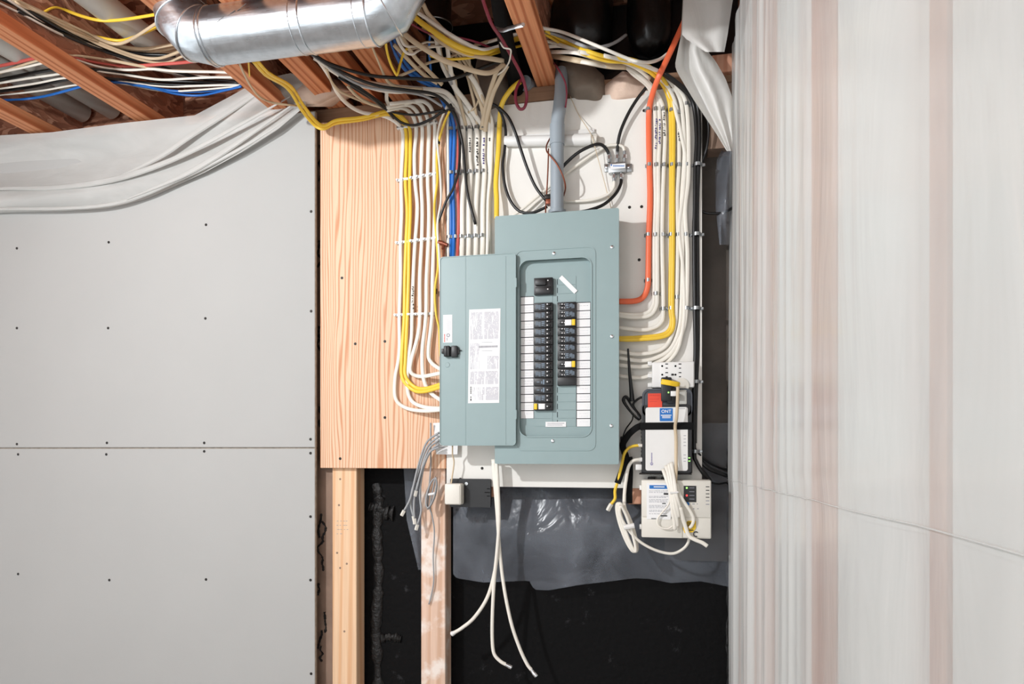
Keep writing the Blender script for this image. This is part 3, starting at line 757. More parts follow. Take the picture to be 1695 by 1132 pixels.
# --- door, swung open to the left
YO = -.112
dx0, dx1, dz0, dz1 = rect(728, 422, 854, 737.5, YO)
door = put('door', MB().prism(rrect(dx0, dx1, dz0, dz1, .011), YO, YO+.010), 'grey_green', pn)
for xp in (770.5, 837):
    put('crease', MB().tube([P(xp, 424, YO-.0002)+Vector((0, 0, 0)), P(xp, 736, YO-.0002)], .0012, 6, flat=.6), 'grey_green', door)
a, b, c, d = rect(728, 422, 854, 737.5, YO-.0015)
put('rolled_rim', MB().ring(rrect(dx0, dx1, dz0, dz1, .011), rrect(dx0+.0022, dx1-.0022, dz0+.0022, dz1-.0022, .0095), YO-.0018, YO+.002), 'grey_green', door)
hg = MB().tube([(0, 0, -.013), (0, 0, .013)], .0034, 10)
hgm = mesh_of('hinge', hg, 'grey_green', True)
for y in (468, 686): inst('hinge', hgm, P(854.3, y, YO+.001), door)
# rating sheet
a, b, c, d = rect(775, 511.5, 828.5, 667, YO-.0006)
w = b-a; h = d-c
lab = put('rating_sheet', MB().add([(a-.0005, YO-.0008, c), (b-.004, YO-.0008, c), (b, YO-.0008, d), (a+.003, YO-.0008, d), (a-.0005, YO+.001, c), (b-.004, YO+.001, c), (b, YO+.001, d), (a+.003, YO+.001, d)],
     [(0, 1, 2, 3), (4, 7, 6, 5), (0, 4, 5, 1), (1, 5, 6, 2), (2, 6, 7, 3), (3, 7, 4, 0)]), 'paper', door, smooth=False)
m = MB(); rg = random.Random(5)
def block(u0, u1, v0, v1, gap=.0019, fill=.85, vert=True):
    x = a+w*u0
    while x < a+w*u1:
        z = c+h*v0
        while z < c+h*v1:
            l = rg.uniform(.006, .03); z2 = min(z+l, c+h*v1)
            if rg.random() < fill: m.box(x, x+gap*.5, YO-.0012, YO-.0007, z, z2)
            z = z2+rg.uniform(.0008, .004)
        x += gap
block(.07, .45, .68, .97); block(.5, .95, .68, .97); block(.06, .34, .36, .64, fill=.7); block(.6, .95, .36, .5)
block(.06, .5, .2, .34); block(.54, .93, .2, .34); block(.14, .5, .03, .17, fill=.6); block(.55, .93, .03, .17)
put('print', m, 'print_light', lab, smooth=False)
m = MB()
x = a+w*.34
while x < a+w*.92:
    l = rg.uniform(.0005, .0012); m.box(x, x+l, YO-.0013, YO-.0007, c+h*.588, c+h*.61); x += l+rg.uniform(.0006, .0013)
m.box(a+w*.42, a+w*.75, YO-.0013, YO-.0007, c+h*.643, c+h*.646); m.box(a+w*.42, a+w*.75, YO-.0013, YO-.0007, c+h*.553, c+h*.556)
put('barcode', m, 'print_grey', lab, smooth=False)
m = MB(); m.box(a+w*.07, a+w*.1, YO-.0013, YO-.0007, c+h*.025, c+h*.05)
m.lathe((a+w*.085, YO-.0008, c+h*.065), (0, 1, 0), [(-.0004, .0001), (-.0004, .0018), (.0004, .0018)], 10)
for k in range(9): m.box(a+w*.065, a+w*.105, YO-.0013, YO-.0007, c+h*(.1+k*.009), c+h*(.105+k*.009))
put('maker_mark', m, 'print_black', lab, smooth=False)
lb2 = put('hazard_sticker', MB().bpx(733.5, 521, 748.5, 567, YO-.0008, YO+.001), 'paper', door, smooth=False)
a, b, c, d = rect(733.5, 521, 748.5, 567, YO-.001); m = MB()
for k in range(5):
    m.box(a+.006+k*.004, a+.0068+k*.004, YO-.0012, YO-.0007, c+.034, d-.006-.003*k)
put('print', m, 'print_light', lb2, smooth=False)
m = MB()
for k in range(11): m.box(a+.0025, a+.006, YO-.0012, YO-.0007, c+.002+k*.0022, c+.0034+k*.0022)
put('red_lettering', m, 'print_red', lb2, smooth=False)
m = MB().ring(rrect(a+.010, a+.021, c+.016, c+.027, .0052), rrect(a+.0125, a+.0185, c+.0185, c+.0245, .0029), YO-.0012, YO-.0007).box(a+.011, a+.013, YO-.0012, YO-.0007, c+.006, c+.014)
put('pictogram', m, 'print_grey', lb2, smooth=False)
# latch
lt = put('latch', MB().bpx(734, 572, 744, 590, YO-.016, YO, .003), 'black_plastic', door)
put('latch_rib', MB().bpx(736.5, 573, 739, 589, YO-.0185, YO-.012, .001), 'black_plastic', lt)
put('latch_tab', MB().bpx(730.5, 577, 735, 585, YO-.008, YO-.001, .001), 'black_plastic', lt)
put('latch_bridge', MB().bpx(743.5, 576, 747.5, 588, YO-.007, YO, .001), 'black_plastic', lt)
put('latch_bolt', MB().bpx(746.5, 572, 756.5, 591, YO-.012, YO, .002), 'black_plastic', lt)
put('latch_shoulder', MB().bpx(756, 576, 759.5, 586, YO-.007, YO, .001), 'black_plastic', lt)
put('latch_tip', MB().cyl(P(759, 580.5, YO-.004), P(764.5, 579.8, YO-.004), .0024, 8, .0008), 'black_plastic', lt)
put('round_blank', MB().lathe(P(740.5, 604, YO), (0, 1, 0), [(-.0012, .0001), (-.0012, .0068), (-.0002, .0078), (.001, .0078)], 20), 'grey_green', door)

# paper behind the door
o = put('paper_sheet', MB().add([P(717, 700, -.014), P(760, 698, -.014), P(757, 752, -.018), P(722, 752, -.02), P(717, 700, -.0132), P(760, 698, -.0132), P(757, 752, -.0172), P(722, 752, -.0192)],
    [(0, 1, 2, 3), (7, 6, 5, 4), (0, 4, 5, 1), (1, 5, 6, 2), (2, 6, 7, 3), (3, 7, 4, 0)]), 'paper', label='white paper sheet sticking out under the open panel door', cat='paper', smooth=False)
m = MB()
for x0, y0, x1 in [(721, 717, 726), (721, 720.5, 726), (721, 731, 728), (725, 740, 736)]: m.bpx(x0, y0, x1, y0+.8, -.0192, -.0178)
put('print', m, 'print_grey', o, smooth=False)

# ================================================================== SPLITTER
def splitter():
    Y = -.022
    t = thing('coax_splitter', P(1022, 275, 0), 'silver coaxial splitter with five ports on the white board', 'splitter')
    put('body', MB().bpx(1007, 268, 1036, 285, Y, -.001, .002), 'zinc', t)
    lb = put('label', MB().bpx(1010, 271, 1035, 279, Y-.0006, Y+.0005), 'paper', t, smooth=False)
    m = MB()
    for k in range(9): m.bpx(1015+k*2.1, 273.4, 1016.4+k*2.1, 275.6, Y-.001, Y-.0004)
    m.bpx(1011, 272, 1013, 274.5, Y-.001, Y-.0004)
    put('lettering', m, 'print_blue', lb, smooth=False)
    for x0, x1 in ((1000, 1008), (1035, 1046)):
        e = put('mounting_ear', MB().bpx(x0, 271, x1, 284, -.006, -.001, .001), 'zinc', t)
        put('screw', MB().lathe(P((x0+x1)/2, 276, -.006), (0, -1, 0), [(0, .004), (.002, .004), (.0025, .002), (.0025, .0001)], 10), 'chrome', e)
    for x, y0, y1 in [(1008.5, 253, 269), (1022, 251, 269), (1034, 250, 269), (1016.5, 284, 300), (1028.5, 284, 298)]:
        q = put('connector', MB().cyl(P(x, y0, -.012), P(x, y1, -.012), .0052, 12), 'zinc', t)
        ym = (y0+y1)/2
        put('hex_nut', MB().cyl(P(x, ym-3, -.012), P(x, ym+3, -.012), .0068, 6), 'chrome', q)
splitter()

# ================================================================== DEVICES RIGHT OF THE PANEL
# six-way outlet tap
Y = -.045
tp = thing('outlet_tap', P(1115, 642, 0), 'white six-way outlet tap above the network box', 'outlet')
a, b, c, d = rect(1079, 598.5, 1149.5, 641, Y)
put('body', MB().box(a, b, Y, -.001, c, d, .004, 3), 'white_plastic', tp)
put('face_panel', MB().bpx(1093, 599.5, 1148, 641, Y-.003, Y+.002, .0012), 'white_plastic', tp)
for cxp in (1097.5, 1119.5):
    for r in range(3):
        y = 605+r*14.3
        for dx, dy, sx, sy, nm in ((6, -2.6, 4.6, 1.5, 'slot'), (6, 4.2, 3.6, 1.5, 'slot')):
            put('outlet_slot', MB().bpx(cxp+dx-sx/2, y+dy-sy/2, cxp+dx+sx/2, y+dy+sy/2, Y-.0036, Y-.002), 'black_matte', tp, smooth=False)
        put('ground_hole', MB().lathe(P(cxp-1.4, y+.8, Y-.0031), (0, 1, 0), [(-.0006, .0001), (-.0006, .0028), (.001, .003)], 10), 'black_matte', tp)
put('reset_button', MB().bpx(1111, 618.3, 1115.5, 621.5, Y-.005, Y-.002, .001), 'black_plastic', tp)
for y in (601, 621, 637): put('side_lug', MB().bpx(1072, y-3, 1079.5, y+4, -.03, -.012, .002), 'white_plastic', tp)
sw = put('swivel_disc', MB().lathe(P(1128, 638, Y-.003), (0, -1, 0), [(0, .021), (.004, .021), (.005, .019), (.005, .0001)], 28), 'ivory_plastic', tp)
# black plug adapter
ad = thing('plug_adapter', P(1107, 668, -.06), 'black plug adapter with yellow tape plugged into the outlet tap', 'adapter')
Y2 = -.082
put('body', MB().bpx(1094, 624, 1112, 664, Y2, Y-.004, .004), 'black_plastic', ad)
put('wing', MB().bpx(1104, 640, 1118, 667, Y2+.008, Y-.004, .003), 'black_plastic', ad)
put('indicator', MB().lathe(P(1106.5, 649.5, Y2), (0, -1, 0), [(0, .0022), (.0008, .0016), (.0008, .0001)], 10), 'led_green', ad)
tape = put('yellow_tape', MB().tube(spline([P(1094.5, 631.5, Y2-.002), P(1101, 632.5, Y2-.004), P(1110, 634, Y2-.004), P(1121, 636, Y2+.004), P(1124.5, 637, Y2+.012)], 6), .0072, 10, flat=.22), 'label_yellow', ad)
plug = put('white_plug', MB().bpx(1110, 647, 1119.5, 655.5, Y2-.006, Y2+.012, .0015), 'white_plastic', ad)
# charcoal charger with orange label
ch = thing('power_charger', P(1090, 672, -.05), 'rounded charcoal charger with an orange warning label behind the network box', 'charger')
put('body', MB().prism(rrect(*rect(1063, 643, 1146, 690, -.05), .02), -.052, -.002), 'charcoal', ch)
put('top_rim', MB().ring(rrect(*rect(1063, 643, 1146, 690, -.05), .02), rrect(*rect(1066, 646, 1143, 687, -.05), .017), -.055, -.048), 'charcoal', ch)
lb = put('warning_label', MB().bpx(1072.5, 651, 1096, 674, -.056, -.05, .0006), 'label_orange', ch, smooth=False)
m = MB()
for k in range(6): m.bpx(1075+k*3, 653, 1076.8+k*3, 655.2, -.0566, -.0555)
m.bpx(1075, 660, 1091, 660.8, -.0566, -.0555); m.bpx(1075, 664, 1088, 664.8, -.0566, -.0555)
put('print', m, 'print_red', lb, smooth=False)
put('grey_block', MB().bpx(1124, 648, 1137, 669, -.06, -.05, .002), 'pvc_pale', ch)

# optical network terminal
Y = -.058
ot = thing('network_terminal', P(1104, 786, 0), 'white and black network box with a blue ONT sticker', 'network box')
body = put('body', MB().bpx(1061.5, 669, 1146, 784, Y+.008, -.003, .004), 'black_plastic', ot)
put('bezel', MB().prism(rrect(*rect(1063, 670, 1144.5, 782.5, Y+.003), .008), Y+.003, Y+.012), 'black_plastic', ot)
put('front_plate', MB().prism(rrect(*rect(1068.5, 674, 1138.5, 779, Y), .006), Y, Y+.006), 'white_plastic', ot)
stk = put('sticker', MB().prism(rrect(*rect(1092, 675.5, 1113.6, 697, Y-.0006), .002), Y-.0008, Y+.001), 'print_blue', ot)
p = P(1102.8, 681, Y-.001); lettering('sticker_lettering', 'ONT', (p.x, Y-.001, p.z), .0125, 'paper', stk)
m = MB(); m.bpx(1094, 686.5, 1111.5, 688, Y-.0013, Y-.0006); m.bpx(1096, 689, 1110, 690.3, Y-.0013, Y-.0006); m.bpx(1096, 691.2, 1110, 692, Y-.0013, Y-.0006)
put('print', m, 'sticker_strip', stk, smooth=False)
em = put('emblem', MB().lathe(P(1078.7, 767.5, Y-.0002), (0, -1, 0), [(0, .0042), (.0005, .0042), (.0005, .0001)], 18), 'print_purple', ot)
put('emblem_wave', MB().tube(spline([P(1076.8, 769, Y-.001), P(1077.8, 766, Y-.001), P(1078.8, 769, Y-.001), P(1079.8, 766, Y-.001), P(1080.8, 769, Y-.001)], 4), .0005, 5), 'paper', em)
m = MB()
for k in range(10): m.bpx(1077.9, 749.5+k*1.5, 1079.6, 750.4+k*1.5, Y-.0005, Y+.0002)
put('maker_lettering', m, 'print_purple', ot, smooth=False)
m = MB()
for y in (720.5, 726, 731.5, 737, 752.5, 758, 763): m.bpx(1131.5, y, 1135.5, y+.9, Y-.0005, Y+.0002)
m.bpx(1122, 675.8, 1134, 676.6, Y-.0005, Y+.0002)
put('print', m, 'print_grey', ot, smooth=False)
for y in (757.8, 763): put('indicator', MB().bpx(1139.6, y-.7, 1142.4, y+.7, Y+.0022, Y+.004), 'led_green', ot, smooth=False)
for k in range(14):
    put('port', MB().bpx(1061, 690+k*6.2, 1063, 693+k*6.2, -.04, -.02), 'screw_dark', ot, smooth=False)
put('lower_shelf', MB().bpx(1058, 783.5, 1145, 785.5, -.06, -.002), 'screw_dark', ot, smooth=False)
# strap round it
Yb = Y-.0022
sr = thing('hook_strap', P(1104, 705, Y), 'black hook-and-loop strap wrapped across the network box', 'strap')
a, b, c, d = rect(1060.5, 699, 1147, 711, Yb)
put('band', MB().box(a, b, Yb, Yb+.0018, c, d, .0006).box(a-.0015, a, Yb, -.004, c, d).box(b, b+.0015, Yb, -.004, c, d), 'black_matte', sr)
ribbon = spline([P(1062, 704, Y+.004), P(1052, 709, Y), P(1040, 720, Y+.006), P(1031, 735, Y+.012), P(1033, 747, Y+.02), P(1036, 757, Y+.02), P(1032, 772, Y+.012), P(1022, 800, Y+.01)], 5)
put('loose_tail', MB().tube(ribbon, .0092, 8, flat=.18), 'black_matte', sr)
put('strap_tail', MB().tube(spline([P(1042, 756, -.03), P(1043, 780, -.03), P(1042, 812, -.03), P(1042, 833, -.02)], 6), .0085, 8, flat=.2), 'black_matte', label='black strap hanging straight down left of the network box', cat='strap')
# antenna with its coiled lead
rod = spline([P(1039.5, 577, -.03), P(1042, 615, -.03), P(1044.5, 640, -.032), P(1046.5, 664, -.034)], 6)
an = put('whip_antenna', MB().tube(rod, .004, 10, rad=[.0028+.0042*i/(len(rod)-1) for i in range(len(rod))]), 'black_plastic', label='thin black whip antenna standing left of the outlet tap', cat='antenna')
ld_ = [P(1044, 664, -.03), P(1036, 656, -.034), P(1031, 662, -.036), P(1038, 674, -.038), P(1050, 688, -.038), P(1058, 694, -.034), P(1056, 684, -.03), P(1046, 672, -.03), P(1037, 658, -.03),
       P(1033, 664, -.03), P(1043, 680, -.034), P(1054, 692, -.034), P(1060, 690, -.03), P(1048, 670, -.028), P(1060, 658, -.03), P(1066, 660, -.03)]
put('coiled_cord', MB().tube(spline(ld_, 6), .0034, 8), 'black_cable', label='black cord coiled into a knot at the foot of the antenna', cat='cord')
cdp = spline([P(1048, 686, -.03), P(1046, 696, -.03), P(1036, 710, -.03), P(1031, 724, -.03), P(1029, 740, -.03), P(1033, 752, -.028), P(1040, 760, -.025)], 6)
fc = put('adapter_cord', MB().tube(cdp, .0019, 8), 'black_cable', label='thin black cord with a ferrite lump beside the network box', cat='cord')
put('ferrite_core', MB().bpx(1026.5, 722, 1034.5, 736, -.04, -.02, .003), 'black_plastic', fc)

# battery backup unit
Y = -.068
bu = thing('backup_unit', P(1120, 892, 0), 'white battery backup box with green and red lights under the network box', 'backup box')
a, b, c, d = rect(1061.5, 794.5, 1177.5, 891, Y)
put('body', MB().box(a, b, Y+.004, .015, c, d, .004, 3), 'ivory_plastic', bu)
put('front_cover', MB().bpx(1062.5, 795.5, 1176.5, 856, Y, Y+.008, .002), 'ivory_plastic', bu)
put('lower_door', MB().bpx(1062.5, 857, 1129.5, 890, Y+.001, Y+.008, .002), 'ivory_plastic', bu)
put('battery_door', MB().bpx(1130.2, 857, 1176.5, 890, Y+.003, Y+.008, .002), 'ivory_plastic', bu)
lb = put('instruction_sheet', MB().bpx(1070.5, 799.5, 1110.5, 859.5, Y-.0008, Y+.001), 'paper', bu, smooth=False)
m = MB().bpx(1075, 803, 1106, 809, Y-.0013, Y-.0006)
put('heading', m, 'print_blue', lb, smooth=False)
m = MB(); rg = random.Random(9)
m.bpx(1082, 805, 1100, 806.6, Y-.0016, Y-.0012)
put('heading_lettering', m, 'paper', lb, smooth=False)
m = MB()
for y in (812, 814.5, 821, 823, 826.5, 828.6, 830.6, 836, 838, 840, 844, 846, 850):
    x = 1074.5
    while x < 1104:
        l = rg.uniform(1.5, 5); m.bpx(x, y, min(x+l, 1106), y+.7, Y-.0012, Y-.0006); x += l+rg.uniform(.5, 1.4)
put('print', m, 'print_grey', lb, smooth=False)
m = MB().bpx(1098.5, 816, 1106, 818.8, Y-.0013, Y-.0006).bpx(1096, 832.5, 1102, 834, Y-.0013, Y-.0006).bpx(1093, 852.8, 1104.5, 854.6, Y-.0013, Y-.0006).bpx(1078, 857.6, 1086, 858.8, Y-.0013, Y-.0006)
put('bold_print', m, 'print_black', lb, smooth=False)
dp = put('display_panel', MB().bpx(1131.8, 804, 1152.5, 831, Y-.001, Y+.001), 'black_plastic', bu, smooth=False)
for x, y, mm, r in [(1136.8, 807.5, 'led_green', .0026), (1136.8, 820, 'led_red', .0026)]:
    put('indicator', MB().lathe(P(x, y, Y-.001), (0, -1, 0), [(0, r), (.0006, r*.8), (.0006, .0001)], 12), mm, dp)
m = MB()
for y in (807.5, 813.8, 820, 826): m.bpx(1141, y-.5, 1149.5, y+.4, Y-.0014, Y-.0008)
put('print', m, 'print_grey', dp, smooth=False)
bd = put('round_sticker', MB().lathe(P(1137.8, 834.2, Y), (0, -1, 0), [(0, .0058), (.0008, .0058), (.0008, .0001)], 18), 'print_blue', bu)
m = MB()
for x, y, x1 in [(1146, 834, 1150), (1153.5, 834, 1155), (1147, 842, 1149.5), (1154, 842, 1156.5)]: m.bpx(x, y-.6, x1, y+.6, Y-.0006, Y+.0002)
put('print', m, 'print_grey', bu, smooth=False)
for k in range(6): put('vent_slot', MB().bpx(1168.3, 805+k*5.8, 1174.2, 806.3+k*5.8, Y-.0006, Y+.0005), 'print_grey' if k > 3 else 'screw_dark', bu, smooth=False)
ys_ = put('yellow_sticker', MB().add([P(1130, 874, Y+.0005), P(1138, 862, Y+.0005), P(1152, 862, Y+.0005), P(1152, 874, Y+.0005), P(1147, 881, Y+.0005), P(1133, 882, Y+.0005)], [(0, 1, 2, 3, 4, 5)]), 'label_yellow', bu, smooth=False)
m = MB()
for k in range(4): m.bpx(1137, 863.6+k*2.3, 1144, 864.8+k*2.3, Y-.0004, Y+.0004)
m.bpx(1138, 877, 1148, 878.2, Y-.0004, Y+.0004)
put('print', m, 'print_black', ys_, smooth=False)
arc = [P(1152+4*math.cos(t), 884-4*math.sin(t), Y-.0002) for t in [math.radians(40+k*26) for k in range(11)]]
put('curved_arrow', MB().tube(arc, .0014, 6, flat=.4), 'print_black', bu)
for y in (806, 871): put('side_clip', MB().bpx(1058.5, y-3, 1062.5, y+5, -.05, -.03, .001), 'white_plastic', bu)
put('hanger', MB().bpx(1072, 789.5, 1084, 795.5, -.03, -.001, .001).bpx(1094, 790.5, 1100, 795.5, -.03, -.001, .001), 'screw_dark', bu)

# ================================================================== LEFT OF THE PANEL, BELOW
Y = -.05
wa = thing('wall_adapter', P(749, 836, 0), 'small white power adapter hanging below the open panel door', 'adapter')
a, b, c, d = rect(735.5, 800.5, 763, 835.5, Y)
put('body', MB().box(a, b, Y, -.012, c, d, .005, 3), 'ivory_plastic', wa)
put('front_face', MB().bpx(740, 803.5, 760.5, 834, Y-.0012, Y+.002, .0008), 'ivory_plastic', wa)
put('prong', MB().bpx(760, 812, 766, 814, -.03, -.02).bpx(760, 822, 766, 824, -.03, -.02), 'chrome', wa)
put('lead', MB().tube(spline([P(749, 738, -.06), P(749, 752, -.045), P(751.5, 765, -.04), P(749, 785, -.036), P(746.5, 802, -.034)], 6), .0024, 8), 'cable_cream', wa)
bp_ = thing('cover_plate', P(788, 840, 0), 'black rectangular plate on the board beside the small white adapter', 'plate')
a, b, c, d = rect(745, 792.5, 812, 839.5, -.012)
put('plate', MB().prism(rrect(a, b, c, d, .004), -.012, -.0005), 'black_plastic', bp_)
put('screw', MB().lathe(P(772, 800.5, -.012), (0, -1, 0), [(0, .0055), (.0015, .005), (.0015, .0001)], 14), 'chrome', bp_)
for y in (809, 815, 821): put('plate_slot', MB().bpx(802 if y == 815 else 806, y-.7, 811, y+.7, -.0126, -.0118), 'black_matte', bp_, smooth=False)

# ================================================================== CABLES
CM = dict(W='cable_white', C='cable_cream', Y='cable_yellow', O='cable_orange', K='black_cable', B='cable_blue', R='cable_red', M='cable_maroon', G='cable_grey', U='copper')
def path(pts, y0, y1=None):
    pts = [(p[0], p[1], PZ(p[0], p[1], p[3]).y) if len(p) == 4 else p for p in pts]
    n = len(pts); out = []
    if y1 is None: y1 = y0
    known = [(i, p[2]) for i, p in enumerate(pts) if len(p) > 2]
    if not known or known[0][0] != 0: known.insert(0, (0, y0))
    if known[-1][0] != n-1: known.append((n-1, y1))
    return [P(p[0], p[1], interp(known, i)) for i, p in enumerate(pts)]
def bay_path(pts, z):
    '''cables lying in the joist bays: they rest on the plane z, but stay on their side of each joist web'''
    q = spline([(a, b, 0) for a, b in pts], 7); out = []
    xa, xb = JX[1], JX[2]
    for v in q:
        x, y = v.x, v.y; p = PZ(x, y, z)
        if y < 36+.61*x:                      # right of the second joist
            if p.x < xb+.014: p = PX(x, y, xb+.014+.004*math.sin(x*.05+z*300))
        else:
            if p.x > xb-.03: p = PX(x, y, xb-.03)
            if p.x < xa+.014: p = PX(x, y, xa+.014)
        out.append(p)
    for _ in range(3):
        out = [out[0]]+[(out[i-1]+out[i]*2+out[i+1])/4 for i in range(1, len(out)-1)]+[out[-1]]
    return out
def cable(label, c, w, pts, y0=-.012, y1=None, z=None, flat=None, name='power_cable', group=None, cat='cable', sub=6):
    r = w*.0018/2
    if flat is None: flat = .62 if c in 'WCYORB' else 1.0
    sp = bay_path(pts, z) if z is not None else spline(path(pts, y0, y1), sub)
    return put(name, MB().tube(sp, r, 10 if w > 5 else 8, flat=flat, lobes=(flat < .9 and w > 6)), CM[c], label=label, cat=cat, group=group, smooth='all')
def marks(o, x, y0, y1, yv, m='print_black', step=3.4, wpx=3.4, seed=1):
    """illegible handwriting running down a cable sheath"""
    rg = random.Random(seed); mb = MB(); y = y0
    while y < y1:
        xx = x+rg.uniform(-1.2, .6)
        for k in range(rg.choice((1, 2, 2))):
            mb.bpx(xx-wpx/2+rg.uniform(0, 1), y+k*1.3, xx+rg.uniform(.2, wpx/2), y+k*1.3+.9, yv, yv+.0012)
        if rg.random() < .5: mb.bpx(xx+.6, y, xx+1.5, y+2.2, yv, yv+.0012)
        y += step*rg.uniform(.8, 1.3)
        if rg.random() < .1: y += step
    put('handwriting', mb, m, o, smooth=False)

# ---- on the plywood: six runs stapled down, curling into the panel behind the door
g = 'cables stapled to the plywood'
c1 = cable('leftmost white cable on the plywood, looping widest into the panel', 'W', 6.6, [(514, 84, -.32), (530, 104, -.28), (545, 128, -.22), (556, 150, -.16), (575, 172, -.1), (600, 186, -.06), (632, 191, -.03), (652, 200, -.018), (665, 214, -.010), (667, 240), (664, 300), (665, 350), (663, 402), (663, 460), (661, 524), (661, 584), (654, 626), (655, 660), (672, 675, -.012), (700, 680, -.03), (732, 678, -.06)], group=g)
c2 = cable('left one of the two yellow cables stapled to the plywood', 'Y', 6.2, [(418, 100, -.42), (440, 124, -.34), (476, 146, -.2), (498, 180, -.12), (520, 206, -.06), (536, 213, -.05), (556, 204, -.045), (600, 198, -.04), (640, 189, -.03), (660, 196, -.02), (671, 213, -.01), (673, 250), (671, 300), (674, 350), (672, 402), (670, 460), (669, 524), (665, 592), (666, 626), (683, 645, -.014), (702, 648, -.03), (732, 640, -.06)], group=g)
c2b = cable('right one of the two yellow cables stapled to the plywood', 'Y', 6.2, [(424, 99, -.42), (446, 122, -.34), (481, 143, -.2), (503, 176, -.12), (524, 202, -.07), (538, 208, -.055), (558, 199, -.055), (602, 194, -.05), (642, 184, -.035), (664, 193, -.022), (678, 213, -.011), (679, 250), (678, 300), (679, 350), (677, 402), (676, 460), (674, 524), (671, 592), (671, 622), (686, 640, -.017), (704, 643, -.032), (732, 635, -.06)], group=g)
c3 = cable('white cable just right of the yellow pair on the plywood', 'W', 6.8, [(640, 183, -.1), (666, 179, -.06), (682, 190, -.025), (689, 213, -.010), (686, 255), (687, 300), (691, 345), (687, 402), (684, 460), (682, 524), (681, 558), (676, 598), (674, 640), (682, 664, -.012), (704, 674, -.03), (732, 676, -.06)], group=g)
c4 = cable('white cable on the plywood that turns into the panel highest', 'W', 6.8, [(640, 178, -.11), (675, 174, -.06), (692, 188, -.025), (699, 213, -.010), (698, 255), (697, 300), (699, 345), (698, 402), (695, 460), (695, 524), (691, 558), (681, 595), (680, 616), (697, 623, -.02), (732, 617, -.06)], group=g)
c5 = cable('white cable second from the right on the plywood', 'W', 6.8, [(645, 172, -.12), (688, 169, -.06), (704, 186, -.025), (710, 212, -.010), (709, 255), (708, 300), (710, 345), (709, 402), (706, 460), (705, 524), (699, 581), (701, 626), (712, 649, -.025), (732, 664, -.06)], group=g)
c6 = cable('rightmost white cable on the plywood under the staples', 'W', 6.8, [(640, 152, -.13), (641, 168, -.11), (652, 176, -.08), (690, 167, -.06), (708, 172, -.04), (717, 188, -.02), (720, 211, -.010), (719, 255), (719, 300), (720, 345), (718, 402), (716, 460), (715, 524), (709, 581), (714, 600, -.02), (732, 613, -.06)], group=g)
for o, x, y0, y1 in ((c3, 683, 474, 514), (c4, 695, 468, 505), (c5, 705, 482, 512), (c6, 716, 480, 512)): marks(o, x, y0, y1, -.0162, seed=int(x), step=3, wpx=2.2)
c7 = cable('thin yellow and white control cable with black tape beside the door', 'Y', 4.2, [(744, 184, -.06), (735, 205, -.03), (727, 232, -.02), (723, 262, -.018), (724, 300), (719, 345), (723, 400), (725, 440), (720, 480), (722, 520), (727, 545, -.03), (729, 590, -.05)], -.018, flat=1)
for y, x in ((235, 726), (482, 721)): put('tape_band', MB().cyl(P(x, y-4, -.019), P(x-.3, y+4, -.019), .0052, 10), 'black_matte', c7)
cable('thin white cable twisted along the yellow control cable', 'W', 4, [(740, 176, -.06), (728, 205, -.03), (724, 235, -.022), (728, 280, -.02), (730, 330), (724, 372), (727, 420), (729, 470, -.03)], -.02, flat=1)

# ---- blue, red and white runs dropping behind the open door
g = 'cables dropping behind the panel door'
cable('white cable hugging the left of the blue cables', 'W', 4.4, [(698, 152, -.09), (735, 158, -.06), (741, 180, -.035), (741, 215, -.016), (742, 300), (742, 398, -.016), (742, 430, -.04)], -.016, group=g)
cable('left blue cable dropping behind the panel door', 'B', 6, [(645, 62, -.3), (652, 84, -.24), (668, 112, -.17), (692, 132, -.12), (718, 146, -.08), (734, 170, -.045), (742, 192, -.022), (746, 215, -.012), (745, 260), (744, 300), (746, 350), (746, 398, -.012), (745, 430, -.03)], group=g)
cable('right blue cable dropping behind the panel door', 'B', 6, [(650, 60, -.29), (660, 86, -.23), (676, 110, -.16), (698, 130, -.11), (724, 143, -.075), (740, 168, -.04), (748, 192, -.022), (752, 215, -.012), (751, 260), (749, 300), (751, 350), (751, 398, -.012), (750, 430, -.03)], group=g)
cable('faded red cable right of the blue pair', 'R', 5.4, [(722, 156, -.05), (742, 172, -.03), (754, 197, -.018), (759, 218, -.011), (758, 260), (757, 300), (759, 350), (758, 398, -.011), (757, 430, -.03)], group=g)
for k, (x, top) in enumerate([(767, [(520, 95, -.28), (560, 118, -.22), (600, 135, -.17), (640, 142, -.14), (690, 147, -.11), (733, 151, -.08), (752, 168, -.05), (764, 192, -.025)]),
                              (778, [(545, 113, -.27), (590, 139, -.2), (650, 148, -.15), (700, 153, -.1), (735, 161, -.06), (758, 182, -.035), (774, 200, -.02)]),
                              (790, [(721, 60, -.24), (727, 88, -.18), (733, 108, -.13), (744, 130, -.09), (754, 148, -.06), (762, 168, -.04), (780, 194, -.02)]),
                              (801, [(740, 72, -.22), (745, 110, -.14), (752, 142, -.09), (770, 167, -.05), (788, 193, -.025), (798, 207, -.014)]),
                              (811, [(778, 124, -.1), (790, 143, -.07), (801, 170, -.04), (806, 190, -.025), (810, 206, -.014)])]):
    lab = ['white cable next to the red one, first of five behind the door', 'second of the five white cables left of the tall yellow one', 'third of the five white cables left of the tall yellow one',
           'fourth of the five white cables, nearly beside the tall yellow one', 'white cable directly left of the tall yellow cable'][k]
    o = cable(lab, 'W', 8.2, top+[(x, 222, -.010), (x-1, 260), (x+1, 287), (x-2, 340), (x-2, 398, -.010), (x-3, 432, -.03)], group=g)
    if k: marks(o, x, 228, 228+[0, 22, 48, 46, 8][k], -.0165, 'print_violet' if k == 3 else 'print_black', seed=30+k)
